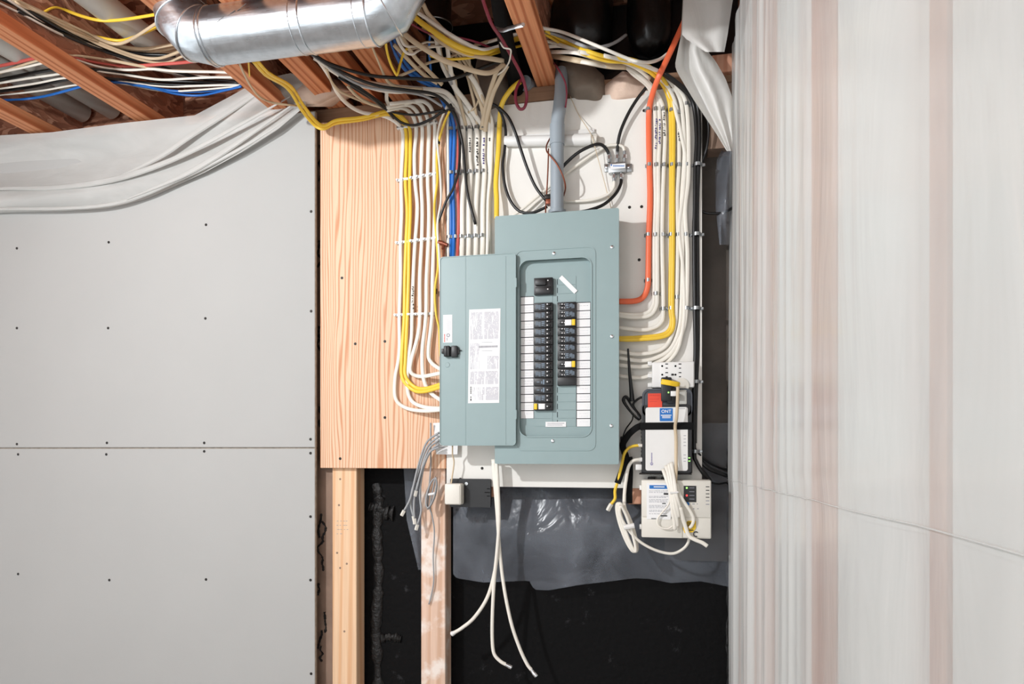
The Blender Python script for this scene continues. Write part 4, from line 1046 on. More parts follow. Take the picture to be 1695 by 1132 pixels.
cable('tall yellow cable entering the panel top left corner', 'Y', 8.6, [(861, 135, -.05), (845, 149, -.05), (831, 172, -.04), (827, 202, -.02), (826.5, 215, -.012), (825, 250), (821, 300), (822, 330), (822, 362, -.04)], flat=.75)
cable('pair of tan cables, left one, falling from the foam-wrapped pipe', 'C', 8, [(824, 112, -.12), (818, 130, -.1), (811, 151, -.07), (804, 178, -.04), (800, 197, -.025), (797, 215, -.012)], group='tan cables by the foam-wrapped pipe')
cable('pair of tan cables, right one, falling from the foam-wrapped pipe', 'C', 8, [(840, 108, -.12), (828, 130, -.1), (816, 155, -.07), (808, 186, -.04), (804, 205, -.02), (803, 218, -.012)], group='tan cables by the foam-wrapped pipe')
cable('thin tan wire looping behind the tan pair', 'C', 3.4, [(780, 132, -.06), (792, 152, -.05), (791, 168, -.045), (784, 180, -.04), (775, 186, -.03)], flat=1)
cable('white cable dropping right of the tan pair', 'W', 5.4, [(809, 182, -.03), (815, 205, -.016), (814, 240), (812, 290), (808, 330), (807, 400), (806, 430, -.03)], -.014)

# ---- black cables around them
cable('black cable swinging across from the duct to the foam-wrapped pipe', 'K', 5.2, [(511, 84, -.36), (540, 103, -.32), (580, 117, -.28), (620, 126, -.25), (660, 129, -.22), (700, 131, -.2), (725, 133, -.19), (745, 131, -.18), (776, 121, -.16), (800, 111, -.14), (830, 100, -.12)])
cable('long black cable ending loose among the white ones above the door', 'K', 5, [(512, 86, -.35), (545, 108, -.3), (590, 130, -.25), (630, 143, -.22), (680, 150, -.18), (718, 156, -.12), (742, 174, -.07), (756, 200, -.04), (765, 235, -.03), (769, 270, -.026), (774, 320, -.024), (787, 371, -.022)])
cable('black cable bowing down over the top row of staples', 'K', 4.6, [(514, 88, -.34), (556, 118, -.27), (600, 149, -.2), (632, 172, -.12), (645, 186, -.06), (665, 203, -.032), (688, 207, -.03), (714, 197, -.035), (732, 186, -.05), (752, 180, -.06)])
cable('black cable crossing straight over the tan loops above the staples', 'K', 4, [(560, 128, -.26), (610, 158, -.18), (640, 182, -.1), (680, 190, -.05), (710, 187, -.05), (736, 182, -.06)])
cable('black cable sweeping left across the blue pair to the plywood edge', 'K', 4.6, [(745, 172, -.05), (757, 200, -.035), (761, 240, -.03), (759, 282, -.03), (750, 312, -.03), (738, 334, -.028), (725, 369, -.02)])
cable('black coax hanging closest to the tall yellow cable', 'K', 5, [(812, 171, -.05), (824, 178, -.04), (833, 197, -.025), (837, 220, -.02), (835, 250, -.02), (832, 275, -.02), (836, 308, -.02), (846, 334, -.022), (861, 350, -.024), (882, 352, -.028), (906, 342, -.03)], name='coax_cable')
cable('black coax running down to the clamp left of the conduit', 'K', 5, [(826, 178, -.05), (842, 195, -.045), (854, 222, -.042), (861, 244, -.04), (873, 279, -.035), (887, 310, -.03), (904, 332, -.028)], name='coax_cable')
cable('upper white coax slanting up behind the grey conduit', 'W', 5, [(848, 358, -.02), (866, 345, -.02), (884, 330, -.018), (905, 313, -.014), (930, 293, -.012), (960, 270, -.012), (985, 253, -.012), (1005, 242, -.014), (1020, 240, -.014), (1031, 243, -.012), (1034, 252, -.012)], name='coax_cable', flat=1)
cable('lower white coax slanting up behind the grey conduit', 'W', 4.6, [(856, 360, -.022), (874, 347, -.022), (890, 333, -.02), (912, 318, -.014)], name='coax_cable', flat=1)
cable('white coax curving left from the bottom of the splitter', 'W', 5, [(1016.5, 298, -.012), (1016, 310, -.012), (1006, 322, -.012), (985, 330, -.012), (960, 333, -.012), (928, 334, -.012)], name='coax_cable', flat=1)
cable('black coax arching from the conduit to the splitter', 'K', 5.4, [(926, 283, -.02), (938, 269, -.025), (958, 252, -.03), (980, 241, -.03), (994, 239, -.026), (1003, 246, -.018), (1008.5, 256, -.012)], name='coax_cable')
cable('black coax dropping from the ceiling bundle into the splitter', 'K', 5.4, [(1078, 136, -.03), (1068, 147, -.03), (1052, 168, -.026), (1038, 192, -.022), (1027, 218, -.018), (1022.5, 240, -.014), (1022, 256, -.012)], name='coax_cable')
cable('black coax sagging from the splitter to the panel top', 'K', 5.4, [(1028.5, 296, -.012), (1027, 306, -.016), (1018, 322, -.022), (1000, 338, -.03), (978, 347, -.035), (955, 352, -.04), (935, 356, -.045)], name='coax_cable')
cable('thin thread hanging slack behind the splitter', 'C', 1.2, [(944, 160, -.01), (958, 190, -.008), (978, 222, -.034), (985, 245, -.03), (1000, 300, -.012), (1013, 350, -.01)], name='string', flat=1, cat='string')
cg = cable('bare copper ground wire curling round the conduit', 'U', 2.6, [(912, 226, -.03), (905, 240, -.05), (905, 250, -.07), (911, 258, -.078), (922, 272, -.078), (932, 292, -.075), (936, 310, -.06), (933, 324, -.03)], name='ground_wire', flat=1, cat='wire')
cg2 = cable('bare copper ground wire dropping straight left of the conduit', 'U', 2.4, [(908, 246, -.04), (907, 280, -.04), (905, 320, -.04), (903.5, 340, -.045), (903, 356, -.05)], name='ground_wire', flat=1, cat='wire')
put('ground_clamp', MB().bpx(901, 321, 911, 328.5, -.05, -.03, .002), 'screw_dark', cg2)
put('clamp_bolt', MB().bpx(904, 329, 911, 337, -.056, -.03, .001), 'copper', cg2)
bt = thing('copper_lug', P(732, 403, -.02), 'dark copper clamp knotted at the corner above the panel door', 'clamp')
put('barrel', MB().cyl(P(725.5, 401, -.024), P(734, 403, -.024), .0075, 12), 'copper', bt)
put('barrel', MB().cyl(P(734, 403, -.026), P(741, 406, -.026), .006, 12), 'copper', bt)
put('bolt', MB().cyl(P(735, 402, -.024), P(733, 412, -.03), .005, 8), 'copper', bt)
put('tail_wire', MB().tube(spline([P(735, 408, -.024), P(735, 418, -.03), P(734, 428, -.05)], 4), .003, 8), 'copper', bt)

# ---- right of the panel: runs clipped to the board
g = 'cables clipped to the right of the panel'
co = cable('thick orange cable clipped to the board, turning into the panel', 'O', 9.2, [(1146, -4, -.03), (1138, 22, -.04), (1127, 48, -.055), (1116, 72, -.07), (1103, 100, -.085), (1090, 128, -.085), (1080, 156, -.04), (1074.5, 182, -.012), (1074, 225), (1075, 275), (1076, 330), (1074, 390), (1073, 455), (1072, 474), (1066, 490, -.014), (1052, 498, -.02), (1022, 499, -.03)], flat=.75)
ca = cable('left white cable next to the orange one', 'W', 6.4, [(908, 86, 0, 2.505), (951, 87, -.17), (986, 97, -.14), (1030, 108, -.1), (1050, 124, -.07), (1071, 141, -.04), (1081, 160, -.02), (1084, 182, -.010), (1085, 225), (1084, 275), (1085, 330), (1083, 400), (1083, 487), (1080, 507), (1070, 518, -.012), (1048, 521, -.02), (1022, 519, -.035)], group=g)
cb_ = cable('white cable second from the orange one', 'W', 6.4, [(907, 77, 0, 2.505), (933, 77, 0, 2.505), (970, 90, -.14), (1020, 105, -.1), (1052, 118, -.07), (1077, 140, -.04), (1087, 160, -.02), (1091, 182, -.011), (1092, 225), (1090, 275), (1090, 330), (1088, 400), (1088, 487), (1085, 510), (1073, 523, -.014), (1048, 525, -.022), (1022, 522, -.035)], group=g)
cc = cable('white cable directly left of the yellow run', 'W', 6.4, [(914, 94, 0, 2.505), (968, 103, -.16), (1004, 110, -.12), (1039, 113, -.09), (1062, 128, -.06), (1084, 150, -.03), (1096, 172, -.014), (1099, 190, -.010), (1101, 225), (1099, 275), (1097, 330), (1096, 400), (1098, 512), (1093, 535), (1077, 544, -.014), (1060, 546, -.02), (1022, 542, -.035)], group=g)
cy = cable('yellow cable bending from the ceiling down the right of the board', 'Y', 7.2, [(899, 54, 0, 2.512), (933, 73, 0, 2.512), (968, 89, -.18), (1004, 100, -.16), (1039, 103, -.13), (1066, 113, -.1), (1086, 127, -.07), (1099, 143, -.04), (1107, 163, -.018), (1110, 185, -.010), (1111, 230), (1111, 275), (1111, 330), (1111, 400), (1110, 506), (1112, 530), (1108, 546), (1093, 555, -.014), (1053, 559, -.02), (1020, 560, -.035)], flat=.7)
cable('second yellow cable lying on the bent yellow one', 'Y', 6.4, [(902, 50, 0, 2.512), (936, 68, 0, 2.512), (971, 84, -.19), (1007, 95, -.17), (1042, 98, -.14), (1070, 108, -.11), (1090, 122, -.08), (1102, 138, -.05), (1111, 160, -.025), (1114, 185, -.014), (1115, 230), (1114, 300), (1114, 400), (1113, 506), (1115, 532), (1111, 549), (1095, 558, -.02), (1055, 562, -.026), (1020, 562, -.035)], -.014, flat=.7)
cd_ = cable('white cable directly right of the yellow run', 'W', 6.4, [(960, 86, -.2), (1020, 98, -.14), (1056, 110, -.1), (1080, 122, -.075), (1101, 138, -.05), (1114, 160, -.025), (1122, 190, -.011), (1124, 225), (1124, 275), (1121, 330), (1122, 400), (1120, 495), (1117, 540), (1104, 570), (1085, 582, -.014), (1056, 586, -.02), (1022, 582, -.035)], group=g)
ce_ = cable('white cable in the clips between yellow and black runs', 'W', 6.4, [(1000, 92, -.19), (1062, 108, -.1), (1098, 126, -.06), (1114, 142, -.035), (1126, 165, -.014), (1130, 190), (1133, 240), (1132, 275), (1128, 340), (1130, 400), (1128, 500), (1124, 545), (1110, 577), (1086, 592, -.014), (1060, 597, -.02), (1022, 592, -.035)], group=g)
cf = cable('white cable nearest the black run', 'W', 6.8, [(1040, 98, -.16), (1098, 122, -.07), (1120, 142, -.035), (1133, 163, -.016), (1138, 190), (1140, 240), (1139, 300), (1134, 350), (1138, 420), (1136, 510), (1130, 548), (1112, 583), (1088, 600, -.014), (1062, 607, -.02), (1022, 604, -.03)], group=g)
cable('white cable crossing to the clip beside the yellow run', 'W', 6, [(1094, 132, -.05), (1106, 152, -.03), (1115, 172, -.018), (1121, 194, -.016), (1128, 225), (1134, 262), (1131, 320), (1124, 380), (1130, 440), (1133, 512), (1128, 555), (1118, 585), (1092, 610, -.016), (1064, 625, -.02), (1022, 622, -.03)], -.016, group=g)
for o, x, y0, y1, mm in ((ca, 1086, 196, 246, 'print_violet'), (cb_, 1092, 197, 240, 'print_violet'), (cc, 1099.5, 186, 224, 'print_black'), (cd_, 1124, 207, 234, 'print_black')): marks(o, x, y0, y1, -.0172, mm, seed=int(x), wpx=3)
kb = 'black cables down the right edge of the board'
cable('left black cable clipped down the right edge of the board', 'K', 6.4, [(1092, 118, -.08), (1124, 142, -.045), (1143, 162, -.02), (1150, 184, -.011), (1153, 230), (1151, 275), (1150, 340), (1149, 390), (1150, 512), (1151, 580), (1149, 644), (1149, 745), (1153, 765), (1164, 783, -.005), (1176, 796, .01)], group=kb)
cable('right black cable clipped down the right edge of the board', 'K', 6.4, [(1098, 120, -.08), (1130, 144, -.045), (1149, 164, -.02), (1156, 184, -.011), (1158, 230), (1156, 275), (1154, 340), (1154, 390), (1155, 512), (1155, 580), (1153, 644), (1153, 745), (1160, 762), (1174, 776, .01), (1200, 786, .04), (1212, 788, .06)], group=kb)
cable('thin black cable bowing out past the right edge of the board', 'K', 4, [(1140, 150, -.03), (1157, 166, -.02), (1169, 188, -.01), (1173, 214, -.005), (1170, 244, .0), (1162, 268, .01)])
cable('black cable end curving from the board to the right-hand film', 'K', 4.2, [(1160, 349, .02), (1172, 353, .02), (1190, 353, .02), (1204, 349, .02), (1216, 341, .03)])
cable('thin black cable sagging in the corner by the backup box', 'K', 3.6, [(1150, 742, -.005), (1162, 756, .005), (1178, 768, .03), (1196, 776, .06), (1208, 778, .07)])
cable('thin black cable at the corner right of the backup box', 'K', 3, [(1174, 798, .02), (1190, 801, .04), (1204, 800, .06), (1208, 820, .07), (1209, 850, .075)])

# ---- loose ceiling cables right of the wooden joist
cable('white cable sagging right of the joist up to the orange cable', 'W', 5, [(880, 42, 0, 2.512), (900, 47, 0, 2.512), (933, 54, 0, 2.512), (986, 75, -.23), (1039, 97, -.2), (1057, 102, -.19), (1075, 103, -.13), (1092, 98, -.08), (1106, 88, -.06)], flat=1)
cable('greyish cable dipping below the black bag', 'G', 5, [(890, 50, 0, 2.512), (907, 54, 0, 2.512), (933, 62, 0, 2.512), (960, 74, -.2), (979, 79, -.18), (1004, 76, -.15), (1022, 68, -.11), (1036, 58, -.06)])
cable('uppermost white cable under the greyish one right of the joist', 'W', 6, [(880, 63, 0, 2.512), (903, 68, 0, 2.512), (924, 73, 0, 2.512), (970, 88, -.18), (1022, 100, -.14), (1052, 112, -.1), (1076, 130, -.06)])
cable('thick tan cable lying lowest right of the joist', 'C', 9, [(870, 88, 0, 2.505), (914, 93, 0, 2.505), (950, 99, -.15), (1004, 109, -.12), (1036, 111, -.1)])
cable('maroon wire trailing from the joist past the conduit', 'M', 2.8, [(905, 88, 0, 2.505), (913, 99, 0, 2.505), (926, 117, -.1), (936, 138, -.08), (938, 158, -.075), (936, 178, -.06)], flat=1)

# ---- ceiling tangle between the duct and the foam-wrapped pipe
g = 'tangled ceiling cables right of the duct'
cable('maroon cable hanging in a loop below the foam-wrapped pipe', 'M', 5, [(797, -8, -.42), (806, 20, -.38), (815, 42, -.34), (830, 64, -.28), (846, 92, -.22), (862, 122, -.16), (869, 142, -.13), (872, 162, -.12), (868, 178, -.12), (860, 180, -.12), (854, 168, -.12), (854, 150, -.12), (860, 136, -.11), (866, 128, -.1)], flat=1)
cable('maroon cable running under the yellow one from the duct', 'M', 3.4, [(676, 36, -.3), (690, 45, -.28), (708, 54, -.26), (735, 60, -.24), (762, 63, -.22), (789, 70, -.2), (812, 79, -.16)], flat=1)
cable('thick yellow cable sagging from the duct to the foam-wrapped pipe', 'Y', 8.5, [(682, 22, -.3), (690, 32, -.29), (715, 50, -.27), (742, 68, -.25), (769, 81, -.23), (796, 87, -.2), (816, 83, -.17), (836, 72, -.13), (870, 60, -.1), (895, 54, -.1)])
cable('second yellow cable under the thick sagging one', 'Y', 5, [(684, 28, -.28), (716, 54, -.25), (743, 73, -.23), (770, 87, -.21), (798, 93, -.18), (820, 88, -.15), (845, 80, -.1)])
cable('yellow cable crossing level behind the tan ones', 'Y', 4.4, [(712, 92, -.2), (728, 97, -.2), (749, 98, -.2), (776, 96, -.19), (800, 92, -.17), (830, 84, -.13), (870, 74, -.1)])
cable('white cable along the top of the sagging yellow one', 'W', 6, [(690, 20, -.3), (705, 30, -.28), (728, 46, -.26), (750, 60, -.24), (772, 72, -.22), (797, 82, -.2), (822, 78, -.16), (850, 68, -.12)], group=g)
cable('white cable ending by the foam-wrapped pipe below the yellow', 'C', 8, [(700, 44, -.25), (735, 72, -.23), (762, 86, -.21), (790, 93, -.19), (812, 97, -.17), (834, 101, -.15)], group=g)
cable('tan cable falling steeply from beside the duct stub', 'C', 7, [(700, 6, -.3), (708, 22, -.28), (722, 38, -.26), (740, 55, -.24), (764, 70, -.22), (790, 80, -.2)], group=g)
cable('thin tan cable leaning on the steep one by the duct stub', 'C', 5, [(694, 12, -.28), (706, 32, -.26), (726, 50, -.24), (752, 68, -.21), (780, 78, -.18)], group=g)
cable('thick tan cable in the widest sag from the duct', 'C', 8, [(662, 50, -.32), (684, 68, -.3), (708, 84, -.28), (735, 100, -.26), (757, 108, -.24), (776, 115, -.22), (803, 121, -.2), (820, 117, -.18), (834, 106, -.16)])
cable('thin white cable turning up again in a hook under the duct', 'W', 4.6, [(655, 55, -.33), (659, 68, -.32), (666, 80, -.31), (674, 88, -.3), (684, 89, -.29), (694, 83, -.27), (712, 78, -.24), (735, 76, -.2)])
cable('second thin white hook under the duct elbow', 'W', 4, [(660, 56, -.31), (665, 68, -.3), (672, 76, -.29), (690, 76, -.27), (705, 70, -.24), (726, 70, -.2)])
cable('tan cable dropping straight from the elbow to the black bow', 'C', 6.4, [(660, 52, -.3), (672, 72, -.27), (687, 95, -.23), (704, 112, -.2), (722, 130, -.17), (732, 140, -.15)], group=g)
cable('tan cable dropping left of the straight one', 'C', 6, [(652, 74, -.28), (672, 95, -.24), (692, 115, -.2), (708, 128, -.17), (724, 138, -.15)], group=g)
cable('tan cable from below the elbow to the hanging white ones', 'C', 6, [(727, 60, -.2), (730, 92, -.16), (741, 112, -.13), (752, 130, -.1), (756, 152, -.07), (764, 180, -.04), (771, 208, -.02)], group=g)
cable('grey cable hanging behind the tan ones', 'G', 5, [(738, 68, -.2), (741, 92, -.16), (744, 112, -.13), (747, 140, -.1)])
cable('thin blue cable hanging behind the tan ones', 'B', 4, [(712, 56, -.22), (710, 84, -.18), (712, 104, -.15), (713, 118, -.13)])
cable('tan cable rising to the right below the thick sag', 'C', 5, [(658, 127, -.2), (680, 118, -.19), (710, 104, -.17), (740, 96, -.15), (790, 74, -.12), (826, 64, -.08), (870, 56, -.06)], group=g)
cable('white cable crossing level behind the sagging yellow', 'C', 4.6, [(676, 82, -.2), (710, 75, -.18), (745, 76, -.16), (780, 84, -.13), (810, 90, -.1)], group=g)
cable('white cable crossing high behind the foam-wrapped pipe', 'W', 5, [(785, 75, -.1), (815, 68, -.1), (845, 58, -.1), (880, 54, -.1)], group=g)
for k, (x0, x1) in enumerate([(757, 776), (764, 784), (770, 790), (776, 782)]):
    cable(['tan cable ending first of four above the hanging whites', 'tan cable ending second of four above the hanging whites', 'tan cable ending third of four above the hanging whites', 'tan cable ending last of four above the hanging whites'][k],
          'C', 4.8, [(x0-15, 78-k, -.14), (x0, 96, -.11), (x1-4, 122, -.08), (x1+4, 150, -.06), (x1+10+2*k, 176, -.04), (x1+14+4*k, 206, -.014)], group=g)
cable('thin white wire swinging round the foam-wrapped pipe', 'W', 2.4, [(828, 70, -.26), (834, 79, -.27), (845, 82, -.27), (845, 92, -.24), (842, 104, -.2), (834, 116, -.15), (824, 124, -.12)], flat=1)

# ---- under the duct
cable('tan cable hanging from the duct across the plywood joists', 'C', 5, [(612, 62, -.4), (618, 82, -.34), (627, 104, -.28), (637, 127, -.22), (646, 138, -.19), (665, 145, -.16), (700, 147, -.13)])
cable('thin yellow cable hanging in a sharp V under the duct', 'Y', 3.8, [(638, 62, -.36), (640, 82, -.33), (646, 104, -.3), (655, 122, -.27), (658, 122, -.27), (663, 104, -.26), (668, 88, -.26), (674, 80, -.26)], flat=1)
cable('thin tan cable curving over the draped film below the duct', 'C', 3.4, [(396, 104, -.44), (404, 122, -.38), (416, 144, -.3), (432, 162, -.22), (456, 171, -.16), (492, 175, -.1)], flat=1)
cable('short thin yellow wire hanging from the duct over the film', 'Y', 2.6, [(411, 98, -.44), (412, 112, -.4), (413, 126, -.36)], flat=1)
cable('thin tan cable ending loose above the plywood', 'W', 4.6, [(528, 100, -.32), (560, 124, -.26), (590, 138, -.22), (625, 149, -.18), (655, 153, -.16), (675, 152, -.15)])
cable('tan cable looping low over the pinkish wad', 'C', 4.4, [(540, 112, -.26), (548, 134, -.22), (562, 150, -.18), (586, 162, -.14), (618, 174, -.1), (642, 180, -.08)])
cable('tan cable crossing under the black ones to the staples', 'C', 4.6, [(575, 142, -.2), (590, 158, -.17), (610, 170, -.13), (634, 177, -.1), (660, 182, -.06)])
cable('grey cable twisted with the black ones under the duct', 'G', 4.2, [(516, 90, -.33), (552, 116, -.28), (600, 142, -.22), (650, 150, -.18), (700, 158, -.12), (732, 176, -.08)])
cable('black cable drooping to the knot left of the staples', 'K', 4.2, [(580, 142, -.2), (602, 156, -.17), (622, 168, -.13), (638, 180, -.08), (652, 196, -.04)])

# ---- cables crossing the joist bays on the left
g = 'cables through the left joist bays'
LB = [('bright white cable on top of the left ceiling bundle', 'W', 5, 2.60, [(8, -4), (40, 17), (73, 40), (117, 61), (169, 82), (205, 92), (240, 98), (271, 95), (305, 84), (345, 70)]),
 ('black cable between the white ones of the left bundle', 'K', 6, 2.61, [(-30, -16), (40, 14), (97, 46), (150, 74), (195, 84), (240, 90), (290, 92)]),
 ('lowest pinkish-white cable of the upper left bundle', 'W', 4.6, 2.59, [(-20, -4), (45, 28), (90, 52), (130, 69), (180, 88), (220, 105), (260, 116), (300, 123), (350, 128), (400, 132)]),
 ('tan cable rising to the second joist, top of the left bundle', 'C', 6, 2.60, [(20, -3), (70, 20), (110, 38), (150, 57), (185, 72), (212, 68), (255, 41), (280, 25)]),
 ('tan cable second in the left bundle', 'C', 6, 2.61, [(22, 0), (75, 27), (120, 48), (160, 66), (200, 77), (240, 81), (272, 76), (300, 71), (340, 64)]),
 ('tan cable third in the left bundle', 'C', 6, 2.62, [(24, 4), (80, 34), (130, 57), (170, 72), (210, 83), (250, 86), (300, 76), (340, 68)]),
 ('tan cable fourth in the left bundle', 'C', 5.4, 2.63, [(34, 3), (90, 30), (140, 55), (180, 73), (220, 86), (262, 88), (310, 82), (345, 76)]),
 ('orange-yellow cable dipping in front of the pale pipe', 'Y', 5.4, 2.62, [(70, 22), (84, 14), (98, 13), (130, 25), (165, 34), (200, 33), (240, 27), (280, 20)]),
 ('short yellow cable beneath the tan cables rising to the joist', 'Y', 5, 2.61, [(150, 58), (175, 64), (200, 67), (225, 60), (258, 46), (280, 34)]),
 ('pinkish cable emerging from the second joist', 'C', 5.4, 2.56, [(-20, 128), (60, 100), (115, 92), (150, 95), (190, 101), (225, 108), (270, 116), (320, 118), (400, 120)]),
 ('faded red cable through the second joist', 'R', 6, 2.565, [(-20, 113), (30, 103), (60, 96), (110, 93), (150, 102), (190, 108), (225, 109), (270, 106), (300, 104), (335, 100), (390, 96)]),
 ('white cable under the red one in the left bays', 'W', 5, 2.555, [(-20, 124), (60, 107), (110, 95), (160, 110), (210, 116), (250, 114), (290, 118), (350, 119), (400, 121)]),
 ('black cable under the red one in the left bays', 'K', 6, 2.56, [(-20, 136), (40, 124), (90, 115), (140, 114), (200, 121), (260, 133), (330, 136), (400, 139)]),
 ('white cable running between black ones in the left bays', 'W', 4.6, 2.55, [(-20, 141), (45, 130), (95, 123), (140, 115), (175, 120), (215, 125), (265, 132), (310, 130), (350, 128), (400, 128)]),
 ('white cable fifth from the bottom of the left bays', 'W', 4.2, 2.545, [(-20, 150), (60, 138), (100, 130), (150, 126), (200, 134), (270, 143), (330, 142), (400, 140)]),
 ('black cable fourth from the bottom of the left bays', 'K', 5, 2.55, [(-20, 154), (60, 143), (120, 130), (180, 130), (250, 138), (320, 141), (400, 137)]),
 ('thin white cable just above the blue ones in the left bays', 'W', 3.6, 2.54, [(-20, 160), (70, 150), (115, 142), (165, 137), (210, 140), (270, 151), (340, 148), (400, 142)]),
 ('upper blue cable along the bottom of the left bays', 'B', 5, 2.54, [(-20, 166), (50, 163), (105, 152), (170, 135), (230, 140), (280, 150), (340, 151), (400, 142)]),
 ('lower blue cable along the bottom of the left bays', 'B', 5, 2.535, [(-20, 169), (60, 162), (110, 150), (160, 137), (200, 138), (250, 145), (290, 155), (330, 158), (365, 151), (400, 143)]),
 ('black cable slanting down behind the white ones of the left bundle', 'K', 6, 2.58, [(30, 18), (90, 50), (150, 76), (190, 90), (220, 98), (260, 109), (300, 121), (340, 131), (400, 136)]),
 ('tan cable arching beneath the duct elbow in the left bays', 'C', 5.4, 2.59, [(40, 6), (90, 34), (140, 60), (190, 81), (230, 94), (262, 97), (290, 88), (310, 80), (350, 72)]),
 ('thin tan cable slipping under the arching one', 'C', 4.4, 2.58, [(50, 14), (100, 44), (150, 68), (200, 88), (240, 101), (275, 104), (300, 94), (330, 84)]),
 ('thin white cable crossing the far left bay', 'W', 3.8, 2.6, [(-20, 84), (20, 82), (50, 86), (90, 96)])]
for lab, c, w, z, pts in LB: cable(lab, c, w, pts, z=z, group=g)

# ---- below the panel: coax tails
g = 'white coax tails below the panel'
for lab, pts, tip in [('white coax tail swinging left below the panel', [(818, 760, -.05), (821, 800, -.045), (824, 850, -.04), (825, 900, -.035), (818, 950, -.03), (806, 990, -.03), (785, 1022, -.03), (765, 1039, -.03), (752, 1047, -.03)], (747.5, 1049.5)),
                      ('middle white coax tail below the panel with a silver connector', [(822, 760, -.05), (824, 800, -.05), (826, 860, -.045), (823, 910, -.04), (818, 960, -.035), (815, 1020, -.03), (815, 1060, -.03), (818, 1082, -.03), (828, 1094, -.03), (838, 1100, -.03)], (847, 1104.5)),
                      ('white coax tail reaching lowest right below the panel', [(816, 760, -.04), (819, 800, -.04), (823, 850, -.035), (827, 910, -.03), (834, 970, -.03), (846, 1030, -.03), (860, 1072, -.03), (872, 1098, -.03), (880, 1109, -.03)], (888, 1119))]:
    o = cable(lab, 'W', 6, pts, flat=1, name='coax_cable', group=g)
    e = Vector(P(pts[-1][0], pts[-1][1], -.03)); q = P(tip[0], tip[1], -.03); d = (q-e).normalized()
    put('connector', MB().lathe(e, d, [(-.002, .0062), ((q-e).length*.4, .0066), ((q-e).length*.45, .0075), ((q-e).length, .0075), ((q-e).length, .005)], 12), 'white_plastic' if tip[0] < 760 else 'chrome', o)

# ---- grey telephone leads below the plywood
g = 'grey telephone leads'
for lab, pts in [('grey telephone lead ending left over the black wall', [(727, 716, -.05), (708, 730, -.045), (698, 752, -.04), (690, 780, -.04), (683, 810, -.04), (678, 828, -.04), (669, 845, -.04)]),
                 ('grey telephone lead hanging nearest the black wall', [(727, 722, -.05), (710, 736, -.045), (700, 756, -.04), (691, 786, -.035), (682, 812, -.03), (680, 836, -.03), (684, 854, -.03)]),
                 ('grey telephone lead with the lowest clear plug', [(727, 728, -.05), (712, 740, -.045), (702, 762, -.04), (694, 792, -.035), (687, 816, -.03), (685, 838, -.03), (686, 858, -.03)]),
                 ('grey telephone lead rightmost of the bunch', [(727, 735, -.05), (714, 745, -.045), (703, 768, -.04), (697, 796, -.03), (695, 820, -.025), (697, 846, -.025), (691, 868, -.025)]),
                 ('grey telephone lead lying on the bunch', [(727, 740, -.05), (712, 748, -.045), (700, 772, -.042), (693, 796, -.038), (689, 812, -.035)])]:
    o = cable(lab, 'G', 3.6, pts, name='telephone_lead', group=g)
    a = Vector(P(*pts[-2])); b = Vector(P(*pts[-1])); d = (b-a).normalized()
    put('plug', MB().tube([b, b+d*.008, b+d*.018], .0055, 4, flat=.8), 'ivory_plastic', o)
coil = []
for k in range(54):
    t = k/53; a = 2*math.pi*4.5*t; w = 5.5+2*math.sin(3*t)
    u, v = 24*math.cos(a), w*math.sin(a)
    coil.append(P(714+u*.26*-1+v*.95, 816+u*1.0+v*.22, -.02-.012*t))
lead = [P(713, 700, -.03), P(713, 740, -.02), P(713, 770, -.02), P(712, 785, -.02)]
tail = [P(712, 838, -.02), P(715, 852, -.01), P(719, 880, .0), P(717, 920, .008), P(718, 960, .01), P(714, 985, .012), P(710, 1000, .012)]
o = put('telephone_lead', MB().tube(spline(lead+coil+tail, 4), .0024, 8), 'cable_grey', label='grey telephone lead wound into a tied coil in front of the stained stud', cat='cable', smooth='all')
put('tie', MB().cyl(P(709, 818.5, -.026), P(720, 816.5, -.026), .004, 8), 'paper', o)

# ---- leads around the network box and backup box
yl = cable('yellow network lead hanging left of the network box', 'Y', 4.8, [(1061, 737, -.05), (1050, 738, -.052), (1040, 742, -.055), (1033, 752, -.055), (1029, 770, -.05), (1023, 795, -.045), (1018, 812, -.04), (1018, 825, -.036), (1012, 834, -.034)], flat=1, name='network_lead')
put('boot', MB().cyl(P(1064, 737.5, -.05), P(1056, 737, -.05), .005, 8), 'ivory_plastic', yl)
put('plug', MB().tube([P(1012, 834, -.034), P(1008.5, 840, -.033), P(1006, 845, -.032)], .0062, 4, flat=.8), 'ivory_plastic', yl)
wl_ = cable('white network lead plugged into the left of the network box', 'W', 5.4, [(1062, 761, -.045), (1054, 761, -.05), (1046, 764, -.05), (1040, 774, -.048), (1037, 790, -.045), (1034, 812, -.042), (1033, 832, -.04)], flat=1, name='network_lead')
put('boot', MB().cyl(P(1063, 760.5, -.045), P(1053, 761.5, -.048), .0072, 8, .0045), 'white_plastic', wl_)
put('plug', MB().bpx(1052, 768.5, 1062.5, 778, -.05, -.03, .002), 'white_plastic', wl_)
coil = []
for k in range(70):
    t = k/69; a = 2*math.pi*5*t+2.2; u = 42*math.cos(a); v = (8.5+2.5*math.sin(5*t))*math.sin(a)
    coil.append(P(1037.5-u*.33*-1*.9+v*.95+1.5*math.sin(9*t), 873+u*.95+v*.3, -.035-.03*t))
tail = [P(1028, 838, -.07), P(1026, 850, -.07), P(1036, 871, -.068), P(1055, 893, -.06), P(1075, 906, -.055), P(1096, 914, -.05), P(1115, 916, -.048), P(1130, 909, -.046), P(1138, 900, -.044), P(1141, 890, -.04)]
o = put('power_lead', MB().tube(spline([P(1033, 832, -.04)]+coil+tail, 4), .0042, 9), 'cable_white', label='white lead tied in a long coil left of the backup box', cat='cable', smooth='all')
put('tie', MB().cyl(P(1033, 873, -.075), P(1050, 870, -.075), .0075, 8), 'white_plastic', o)
